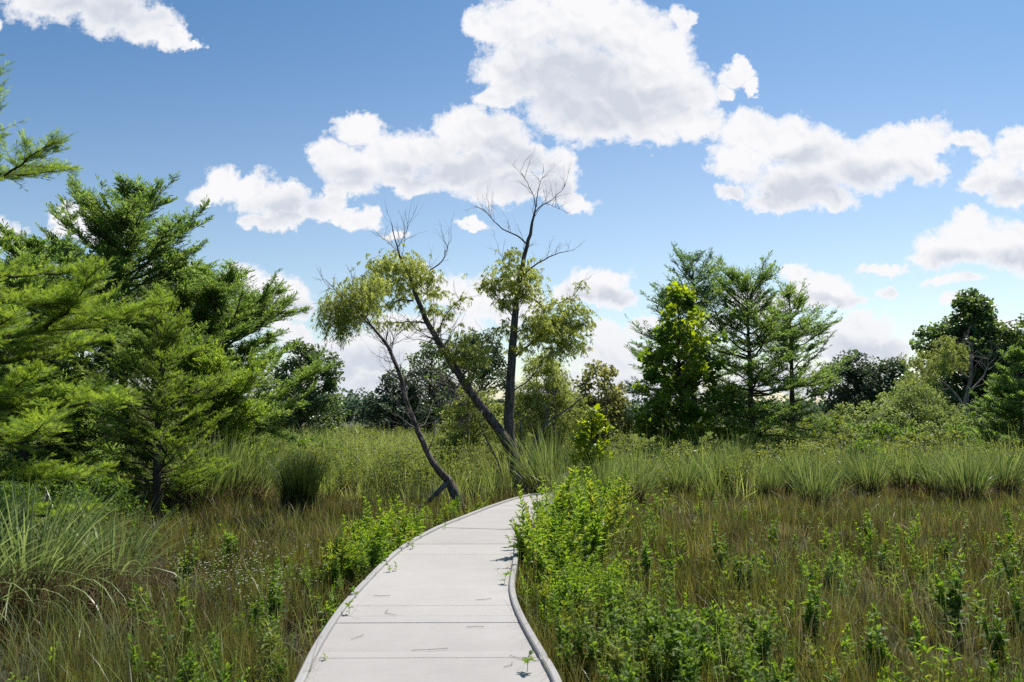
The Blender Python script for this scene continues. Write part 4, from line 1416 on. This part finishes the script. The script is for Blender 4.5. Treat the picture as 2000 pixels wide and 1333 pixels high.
def tall_meadow():
    rng = np.random.default_rng(82)
    X, Y = in_view(16, 80, 34000, rng, 0.75, 0.72)
    keep = ~on_walk(X, Y) & (Y > tall_edge(X) + 0.3 * rng.normal(0, 1, len(X)))
    f = np.sin(X * 0.9 + np.sin(Y * 0.5) * 2) * np.sin(Y * 0.7 + np.cos(X * 0.5) * 2) + 0.5 * np.sin(X * 3.1 + Y * 2.2)
    keep &= rng.random(len(X)) < (0.75 + 0.4 * f)
    X, Y, f = X[keep], Y[keep], f[keep]
    n = len(X)
    h = (0.88 + 0.30 * f) * rng.uniform(0.45, 1.5, n) + 0.001 * Y
    h *= 0.80 + 0.20 * np.clip((Y - tall_edge(X)) / 2.5, 0, 1)
    w = 0.0030 + 0.00058 * Y
    rnd = np.clip(rng.normal(0.42, 0.28, n) + 0.12 * f, 0, 1)
    g = Geo()
    tufts(g, X, Y, 11, h, 0.11, 0.42, w, rnd, rng, 4, 1.0)
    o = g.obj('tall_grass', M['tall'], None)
    tag(o, 'tall mixed green grass filling the meadow up to the trees', 'grass', kind='stuff')
    X, Y = in_view(17, 70, 5200, rng, 0.8, 0.72)
    keep = (Y > tall_edge(X)) & ~on_walk(X, Y)
    X, Y = X[keep], Y[keep]
    n = len(X)
    g = Geo()
    blades(g, np.c_[X, Y, np.zeros(n)], rng.uniform(0.7, 1.5, n), rng.uniform(0, 6.28, n), rng.uniform(0.05, 0.5, n), 0.003 + 0.0004 * Y, 3, rng.random(n))
    o = g.obj('dead_straw', M['dead'], None)
    tag(o, 'tan seed stalks sticking up through the tall meadow grass', 'straw', kind='stuff')
    # broad leaved weeds scattered through it, reads as ground cover
    X, Y = in_view(18, 70, 4200, rng, 0.8, 0.72)
    keep = (Y > tall_edge(X) + 1.0) & ~on_walk(X, Y)
    X, Y = X[keep], Y[keep]
    Xb, Yb = in_view(17, 25, 1500, rng, 1.0, 0.72)
    kb = (Yb > tall_edge(Xb) + 0.1) & ~on_walk(Xb, Yb)
    X, Y = np.r_[X, Xb[kb]], np.r_[Y, Yb[kb]]
    fm = np.sin(X * 0.8 + 1.5 * np.sin(Y * 0.45)) * np.sin(Y * 0.6 + X * 0.35) + 0.5 * np.sin(X * 2.3 - Y)
    kk = fm + rng.normal(0, 0.35, len(X)) > 0.0
    X, Y = X[kk], Y[kk]
    per = 44
    m = len(X) * per
    ci = np.repeat(np.arange(len(X)), per)
    hh = rng.uniform(0.55, 1.3, len(X))
    pos = np.c_[X[ci] + rng.normal(0, 0.10, m), Y[ci] + rng.normal(0, 0.10, m), hh[ci] * (1 - 0.55 * rng.random(m) ** 1.5)]
    g = Geo()
    sz = (0.05 + 0.0011 * Y[ci]) * rng.uniform(0.7, 1.4, m)
    scatter(g, *LANCE, pos, frames(np.c_[rng.normal(0, 1, (m, 2)), rng.normal(0.4, 0.4, m)], rng.normal(0, 0.6, m)), np.stack([sz * 0.45, sz, sz], -1), np.clip(rng.random(m) * 0.6 + (rng.random(len(X)) * 0.4)[ci], 0, 1))
    o = g.obj('meadow_weeds', M['shrub'], None, smooth=False)
    tag(o, 'leafy weeds mingled through the tall meadow grass', 'weeds', kind='stuff')


tall_meadow()


def grass_clump(name, rng, n, h, spread, width, lean, mat, dead=0.15, segs=5, arch=False):
    """one bunch grass plant, base at the origin"""
    a = rng.uniform(0, 6.283, n)
    rr = spread * rng.random(n) ** 0.6
    pos = np.c_[np.cos(a) * rr, np.sin(a) * rr, np.full(n, -0.03)]
    az = a + rng.normal(0, 0.35, n)
    le = np.abs(rng.normal(lean, lean * 0.5, n)) * (0.5 + 0.6 * rr / spread)
    hh = h * rng.uniform(0.6, 1.12, n)
    g = Geo()
    blades(g, pos, hh, az, le, width * rng.uniform(0.6, 1.3, n), segs, np.clip(rng.normal(0.45, 0.28, n), 0, 1), curl=1.35 if arch else 0.9)
    root = bpy.data.objects.new(name, None)
    COL.objects.link(root)
    g.obj('leaves', mat, root)
    nd = int(n * dead)
    if nd:
        a = rng.uniform(0, 6.283, nd)
        rr = spread * rng.random(nd) ** 0.5 * 1.1
        g = Geo()
        blades(g, np.c_[np.cos(a) * rr, np.sin(a) * rr, np.full(nd, -0.02)], h * rng.uniform(0.25, 0.55, nd), a + rng.normal(0, 0.8, nd), rng.uniform(0.3, 1.3, nd), width * 0.8, 4, rng.random(nd))
        g.obj('dead_blades', M['dead'], root)
    return root


def place(o, px, Y, rz, sc, label, cat, group=None):
    p = ground_at(px, 815 + EYE * FPX / Y)
    o.location = (float(p[0]), float(p[1]), 0)
    o.rotation_euler = (0, 0, rz)
    o.scale = (sc, sc, sc)
    return tag(o, label, cat, group)


rc = np.random.default_rng(90)
# the dark round rush clump
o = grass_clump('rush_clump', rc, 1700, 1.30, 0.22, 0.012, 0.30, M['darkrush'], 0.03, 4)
place(o, 583, 14.9, 0, 1.0, 'dark upright rush clump standing alone in the left meadow', 'rush')
# big broad bladed grass close on the left


def add_skirt(root, rng, n, r, h0, h1, width):
    a = rng.uniform(0, 6.283, n)
    rr = r * rng.random(n) ** 0.45
    g = Geo()
    blades(g, np.c_[np.cos(a) * rr, np.sin(a) * rr, np.full(n, -0.02)], rng.uniform(h0, h1, n), a + rng.normal(0, 0.5, n), rng.uniform(0.1, 1.25, n), width * rng.uniform(0.6, 1.3, n), 5, rng.random(n))
    g.obj('dead_skirt', M['skirt'], root)


o = grass_clump('broad_grass_clump', rc, 380, 1.42, 0.40, 0.032, 0.78, M['blade'], 0, 8, True)
add_skirt(o, rc, 2600, 0.72, 0.30, 0.72, 0.016)
place(o, 45, 7.6, 0, 1.0, 'big arching silvery grass clump with dead brown skirt at near left', 'grass clump')
o2 = grass_clump('broad_grass_clump', rc, 190, 1.25, 0.28, 0.026, 0.74, M['blade'], 0, 8, True)
add_skirt(o2, rc, 1400, 0.58, 0.25, 0.6, 0.014)
place(o2, 215, 8.3, 1.2, 0.9, 'smaller arching silvery grass clump leaning towards the boardwalk', 'grass clump')
o3 = dup(o, at(-120, 1200, 7.2) * np.array([1, 1, 0]), 2.0, 1.0, 'arching silvery grass clump cut off by the left edge')
o4 = dup(o2, ground_at(120, 815 + EYE * FPX / 9.6), 3.0, 1.0, 'arching grass clump standing behind the big silvery one')
# bunch grasses
BG = 'bunch grasses edging the tall meadow'
bunch = [grass_clump('bunch_grass', rc, 420, 1.42, 0.27, 0.020, 0.48, M['clump'], 0.55, 6) for _ in range(3)]
spots = [
    (395, 15.8, 1.15, 'left one of the three tall bunch grasses beside the left grove'),
    (445, 16.6, 1.2, 'middle one of the three tall bunch grasses beside the left grove'),
    (492, 17.2, 1.1, 'tall bunch grass just left of the dark rush clump'),
    (345, 16.8, 0.95, 'bunch grass under the right skirt of the small bright cypress'),
    (655, 19.0, 0.9, 'bunch grass right of and behind the dark rush clump'),
    (760, 19.5, 0.95, 'bunch grass behind the crooked stump of the leaning willow'),
    (1120, 15.4, 0.80, 'large bunch grass leaning over the boardwalk bend'),
    (1105, 12.6, 0.62, 'bunch grass poking through the weed thicket at the right edge'),
    (1150, 11.2, 0.55, 'small bunch grass right of the weed thicket'),
    (1075, 9.2, 0.42, 'short bunch grass in the weed thicket halfway along'),
    (1185, 15.2, 0.82, 'large bunch grass with pale drooping blades right of the bend'),
    (1235, 16.6, 0.9, 'bunch grass between the bend and the sycamore'),
    (1150, 17.6, 0.85, 'bunch grass at the foot of the glowing yellow sapling'),
    (1075, 17.2, 1.05, 'bunch grass between the thick trunk and the yellow sapling'),
    (1330, 18.3, 0.9, 'bunch grass in the shade below the sycamore'),
    (1445, 18.6, 1.0, 'pale bunch grass below the dark cypress trunk'),
    (1395, 19.0, 0.95, 'bunch grass between the sycamore and the dark cypress trunk'),
    (1560, 18.9, 0.85, 'bunch grass below the rounded light green shrub on its left'),
    (1590, 15.9, 0.72, 'lone dark bunch grass standing forward in the right marsh'),
    (1700, 18.4, 0.9, 'dense upright bunch grass right of the lone forward clump'),
    (1770, 18.7, 0.95, 'bunch grass below the wide pale willow shrub'),
    (1830, 18.2, 0.85, 'bunch grass left of the dark based clump near the right edge'),
    (1892, 17.0, 0.85, 'bunch grass with dark base near the right edge'),
    (1960, 18.2, 0.95, 'bunch grass at the right edge of the meadow'),
    (1650, 19.4, 0.95, 'bunch grass in front of the rounded light green shrub'),
    (1505, 17.9, 0.7, 'short bunch grass below the bare ground of the dark trunk'),
]
for i, (px, Y, sc, lab) in enumerate(spots):
    src = bunch[i % 3]
    if i < 3:
        place(src, px, Y, i * 1.0, sc, lab, 'grass clump', BG)
    else:
        q = dup(src, ground_at(px, 815 + EYE * FPX / Y), i * 1.3, (sc * random.uniform(0.85, 1.3), sc * random.uniform(0.85, 1.3), sc * random.uniform(0.88, 1.18)), lab, BG)
        q.rotation_euler = (random.uniform(-0.16, 0.16), random.uniform(-0.16, 0.16), i * 1.3)

# ------------------------------------------------------------------ leafy weeds


def weed(rng, h, nst, leaf, wid, mat, spread=0.10, lean=0.16, pitch=0.028, tmpl=LANCE, name='leafy_weed', up=0.55, whorl=2, flower=0, into=None, org=(0, 0, 0)):
    if into is None:
        root = bpy.data.objects.new(name, None)
        COL.objects.link(root)
        gs, gl, gf = Geo(), Geo(), Geo()
    else:
        gs, gl, gf = into
    for s in range(nst):
        hh = h * rng.uniform(0.6, 1.08)
        a = rng.uniform(0, 6.28)
        b = np.array(org) + np.array([math.cos(a) * spread * rng.random(), math.sin(a) * spread * rng.random(), -0.03])
        k = 8
        t = np.linspace(0, 1, k)
        ln = lean * rng.uniform(0.2, 1.3)
        P = b + np.c_[math.cos(a) * ln * hh * t ** 1.6, math.sin(a) * ln * hh * t ** 1.6, hh * t]
        P[1:] += rng.normal(0, 0.006, (k - 1, 3))
        tubes(gs, P, 0.0045 * (1 - 0.7 * t), 4)
        m = int(hh / pitch) * whorl
        u = np.sort(rng.uniform(0.12, 1.0, m))
        pos = np.stack([np.interp(u, t, P[:, c]) for c in range(3)], -1)
        la = np.arange(m) * 2.4 + rng.normal(0, 0.3, m)
        e = rng.normal(up, 0.3, m) + 0.5 * u ** 3
        d = np.c_[np.cos(la) * np.cos(e), np.sin(la) * np.cos(e), np.sin(e)]
        sz = leaf * (1.0 - 0.5 * u ** 4) * (0.55 + 0.6 * np.sin(np.clip(u, 0, 1) * 2.6)) * rng.uniform(0.75, 1.2, m)
        tn = np.clip(0.15 + 0.65 * u ** 2 + rng.normal(0, 0.15, m), 0, 1)
        scatter(gl, *tmpl, pos, frames(d, rng.normal(0, 0.35, m)), np.stack([sz * wid, sz, sz], -1), tn)
        if flower:
            nf = flower
            fp = P[-1] + rng.normal(0, 0.035, (nf, 3)) + np.array([0, 0, 0.01])
            for q in range(6):
                dq = np.tile([[math.cos(q * 1.047), math.sin(q * 1.047), 0.25]], (nf, 1))
                scatter(gf, *SLIM, fp, frames(dq, np.zeros(nf)), np.full((nf, 3), 0.0105) * np.array([0.8, 1, 1]), rng.random(nf))
    if into is not None:
        return None
    gs.obj('stem', M['stem'], root)
    gl.obj('leaves', mat, root, smooth=False)
    if flower:
        gf.obj('blossoms', M['flower'], root, smooth=False)
    return root


rw = np.random.default_rng(101)
proto_w = [weed(rw, 0.95, 6, 0.105, 0.34, M['forb'], 0.14, 0.18, 0.026), weed(rw, 0.80, 5, 0.080, 0.45, M['forbd'], 0.14, 0.25, 0.026),
           weed(rw, 1.05, 4, 0.120, 0.26, M['forb'], 0.16, 0.30, 0.030, up=0.3), weed(rw, 0.70, 7, 0.060, 0.50, M['forby'], 0.18, 0.35, 0.026),
           weed(rw, 0.95, 3, 0.130, 0.30, M['forby'], 0.10, 0.20, 0.036, up=0.8), weed(rw, 0.85, 8, 0.070, 0.38, M['forb'], 0.20, 0.40, 0.026)]
proto_d = [weed(rw, 0.72, 4, 0.085, 0.50, M['forbd'], 0.08, 0.14, 0.030) for _ in range(4)]
proto_m = [weed(rw, 0.60, 2, 0.10, 0.42, M['forb'], 0.05, 0.10, 0.030) for _ in range(3)]
proto_f = [weed(rw, 0.52, 7, 0.035, 0.35, M['forbd'], 0.16, 0.35, 0.030, name='white_wildflower', flower=3) for _ in range(2)]
USED = set()


def put_weed(protos, i, px, Y, rz, sc, label, cat, group):
    src = protos[i % len(protos)]
    p = ground_at(px, 815 + EYE * FPX / Y)
    if src.name not in USED:
        USED.add(src.name)
        src.location = (float(p[0]), float(p[1]), 0)
        src.rotation_euler = (0, 0, rz)
        src.scale = (sc, sc, sc)
        return tag(src, label, cat, group)
    return dup(src, (p[0], p[1], 0), rz, sc, label, group)


def thicket(protos, region, n, scr, label, group, rng):
    """leafy plants crowding a patch given as ground polygon rows (Y, x0, x1)"""
    Ys = np.array([r[0] for r in region])
    x0 = np.array([r[1] for r in region])
    x1 = np.array([r[2] for r in region])
    wts = x1 - x0
    k = 0
    tries = 0
    while k < n and tries < n * 30:
        tries += 1
        Y = rng.uniform(Ys[0], Ys[-1])
        a, b = np.interp(Y, Ys, x0), np.interp(Y, Ys, x1)
        if rng.random() > (b - a) / wts.max():
            continue
        X = rng.uniform(a, b)
        if on_walk(np.array([X]), np.array([Y]))[0] or on_walk(np.array([X - .06]), np.array([Y]))[0] or on_walk(np.array([X + .06]), np.array([Y]))[0]:
            continue
        put_weed(protos, k, 1000 + X / Y * FPX, Y, rng.uniform(0, 6.28), scr[0] + (scr[1] - scr[0]) * rng.random() ** 1.3, label, 'weed', group)
        k += 1


# right side of the walk: a wall of tall fresh weeds, lower ones nearer the viewer
thicket(proto_w, [(8.2, 0.12, 0.75), (9.5, 0.16, 1.1), (11, 0.25, 1.35), (12.2, 0.55, 1.5), (13.6, 1.05, 1.9), (14.6, 1.5, 2.3)], 84, (0.62, 1.3),
        'tall fresh green weed in the thicket crowding the right edge of the boardwalk', 'tall weeds along the right edge of the boardwalk', rw)
thicket(proto_w, [(6.2, 0.20, 0.9), (7.2, 0.12, 0.95), (8.3, 0.12, 0.9)], 42, (0.35, 0.85),
        'knee high fresh weed against the right curb of the boardwalk', 'lower weeds against the right curb', rw)
thicket(proto_d, [(4.3, 0.45, 1.6), (5.2, 0.32, 1.6), (6.2, 0.25, 1.5)], 44, (0.55, 0.85),
        'short mid green weed at the near right corner of the boardwalk', 'short weeds near the right foreground curb', rw)
# left side
thicket(proto_w, [(8.2, -1.95, -1.45), (9.3, -2.0, -1.42), (10.4, -1.9, -1.32), (11.2, -1.6, -1.15)], 40, (0.6, 0.98),
        'fresh green weed in the cluster on the left edge of the boardwalk', 'green weeds along the left edge of the boardwalk', rw)
thicket(proto_d, [(4.6, -2.2, -1.35), (6, -2.2, -1.5), (7.5, -2.3, -1.5), (8.5, -2.5, -1.5)], 34, (0.4, 0.65),
        'short weed growing low beside the left curb', 'short weeds beside the left curb', rw)
thicket(proto_w, [(12.2, -1.35, -0.95), (13.5, -1.1, -0.6), (14.5, -0.9, -0.35)], 12, (0.5, 0.7),
        'green weed at the foot of the crooked stump', 'weeds at the foot of the leaning willow', rw)
# single weeds standing up out of the rushes
GR = 'leafy weeds rising out of the rushes'
singles = [(1235, 9.2, .9), (1268, 8.6, 1.0), (1410, 8.7, 1.0), (1405, 9.9, 0.85), (1505, 10.6, .8), (1550, 10.9, .8), (1700, 11.0, .9), (1755, 11.2, .85), (1425, 8.1, .95), (1450, 8.0, .9),
           (1485, 8.6, .8), (1340, 6.5, .85), (1540, 6.8, .9), (1600, 6.6, 1.05), (1585, 6.4, .95), (1870, 6.7, 1.15), (1790, 6.0, .85), (1945, 8.3, 1.0), (1990, 7.9, 1.0), (1310, 5.6, 1.0),
           (1345, 5.3, 1.1), (1330, 5.0, 1.0), (1380, 5.2, .9), (1620, 8.4, .7), (1680, 9.4, .7), (1850, 9.8, .7), (440, 10.3, .95), (445, 9.6, .9), (360, 8.5, .8), (530, 6.7, .9), (525, 6.0, .8),
           (350, 6.9, .9), (640, 6.6, .8), (600, 7.8, .7), (560, 9.4, .7), (1250, 6.7, .8), (1190, 5.6, .75), (1480, 5.5, .8), (1720, 5.4, .9), (1960, 5.6, .9), (1930, 5.2, .85)]
ORD = ['first', 'second', 'third', 'fourth', 'fifth', 'sixth', 'seventh', 'eighth', 'ninth', 'tenth', 'eleventh', 'twelfth', 'thirteenth', 'fourteenth', 'fifteenth',
       'sixteenth', 'seventeenth', 'eighteenth', 'nineteenth', 'twentieth']
singles.sort()
for side, rows in (('left', [q for q in singles if q[0] < 1000][::-1]), ('near right', [q for q in singles if q[0] > 1000 and q[1] < 7.5]),
                   ('far right', [q for q in singles if q[0] > 1000 and q[1] >= 7.5])):
    for i, (px, Y, sc) in enumerate(rows):
        put_weed(proto_d if i % 2 else proto_m, i, px, Y, i * 1.1, sc, '%s leafy stem from the boardwalk standing out of the rushes in the %s marsh' % (ORD[i], side), 'weed', GR)
def marsh_weeds():
    """hundreds of small leafy weeds half buried in the rushes, too many to count"""
    rx = np.random.default_rng(131)
    geos = {'forbd': (Geo(), Geo(), Geo()), 'forb': (Geo(), Geo(), Geo()), 'shrub': (Geo(), Geo(), Geo())}
    k = 0
    while k < 520:
        px, Y = rx.uniform(1080, 2120) if k % 6 else rx.uniform(-120, 760), 4.3 * (15.5 / 4.3) ** (rx.random() ** 1.15)
        X = (px - 1000) / FPX * Y
        if on_walk(np.array([X, X + .15, X - .15]), np.array([Y, Y, Y])).any():
            continue
        f = math.sin(X * 1.2 + 0.6) * math.sin(Y * 1.0 + X * 0.5)
        if f + rx.normal(0, 0.4) < -0.1:
            continue
        key = ('forbd', 'forb', 'forbd', 'shrub')[rx.integers(4)]
        weed(rx, rx.uniform(0.28, 0.58), int(rx.integers(1, 4)), rx.uniform(0.045, 0.095), rx.uniform(0.26, 0.5), None, 0.07, 0.25, 0.034, up=rx.uniform(0.3, 0.8),
             into=geos[key], org=(X, Y, 0))
        k += 1
    for key, (gs, gl, gf) in geos.items():
        gl.V += gs.V
        gl.r += gs.r
        gl.a += gs.a
        gl.F4 += [f + gl.n for f in gs.F4]
        gl.n += gs.n
        o = gl.obj('marsh_weeds', M[key], None, smooth=False)
        tag(o, 'small leafy weeds scattered thickly among the marsh rushes', 'weeds', kind='stuff')


marsh_weeds()
rf = np.random.default_rng(111)
for i in range(20):
    px, Y = rf.normal(520, 80), rf.uniform(6.9, 9.4)
    put_weed(proto_f, i, px, Y, rf.uniform(0, 6), rf.uniform(0.7, 1.05), 'weed dotted with tiny white flower heads in the left marsh', 'wildflower', 'white flowered weeds in the left marsh')


def sprouts():
    """small seedlings growing up through the joints of the deck"""
    rng = np.random.default_rng(121)
    spots = [(682, 1200, 0.10, 'seedling at the left curb level with the second plank'), (760, 1118, 0.08, 'seedling pair on the deck near the left curb'),
             (773, 1115, 0.07, 'tiny seedling right beside the seedling pair'), (805, 1072, 0.08, 'seedling by the inner bend of the left curb'),
             (692, 1168, 0.09, 'seedling tucked against the left curb'), (985, 1142, 0.11, 'seedling with two broad leaves at the right curb'),
             (997, 1068, 0.13, 'tallest seedling at the far right curb'), (1030, 1312, 0.13, 'seedling at the near right corner of the deck'),
             (870, 1033, 0.07, 'small seedling on the far left part of the deck'), (632, 1290, 0.03, 'crumb sized seedling near the bottom left of the deck')]
    for i, (px, py, h, lab) in enumerate(spots):
        p = ground_at(px, py, DECK)
        root = thing('seedling', lab, 'seedling', (p[0], p[1], DECK - 0.004), 'seedlings sprouting through the deck joints')
        gs, gl = Geo(), Geo()
        t = np.linspace(0, 1, 4)
        ln = rng.normal(0, 0.25, 2) * h
        P = np.c_[ln[0] * t ** 2, ln[1] * t ** 2, h * t]
        tubes(gs, P, 0.0022 * (1 - 0.5 * t), 4)
        m = int(5 + h * 50)
        u = rng.uniform(0.25, 1, m)
        pos = np.stack([np.interp(u, t, P[:, c]) for c in range(3)], -1)
        la = np.arange(m) * 2.4
        e = rng.uniform(0.1, 0.9, m)
        d = np.c_[np.cos(la) * np.cos(e), np.sin(la) * np.cos(e), np.sin(e)]
        sz = rng.uniform(0.035, 0.065, m) * (0.5 + h * 5)
        scatter(gl, *LANCE, pos, frames(d, rng.normal(0, 0.3, m)), np.stack([sz * 0.45, sz, sz], -1), rng.random(m))
        gs.obj('stem', M['stem'], root)
        gl.obj('leaves', M['forb'], root, smooth=False)
    # bits of straw lying on the deck
    for i, (px, py) in enumerate([(945, 1172), (752, 1198), (928, 1225), (1020, 1290), (745, 1165), (1000, 1300), (840, 1270), (700, 1245)]):
        p = ground_at(px, py, DECK + 0.006)
        root = thing('straw_wisp', 'thin dry grass stalk lying on the pale deck', 'stalk', (p[0], p[1], DECK + 0.006), 'dry stalks lying on the deck')
        a = rng.uniform(0, 3.1)
        L = rng.uniform(0.05, 0.13)
        t = np.linspace(-1, 1, 7)
        bend = rng.uniform(-0.6, 0.6)
        P = np.c_[np.cos(a) * t * L - np.sin(a) * bend * L * np.abs(t), np.sin(a) * t * L + np.cos(a) * bend * L * np.abs(t), np.zeros(7) + 0.003]
        g = Geo()
        tubes(g, P, 0.0018, 4)
        g.obj('stalk', M['bark_grey'], root)


sprouts()
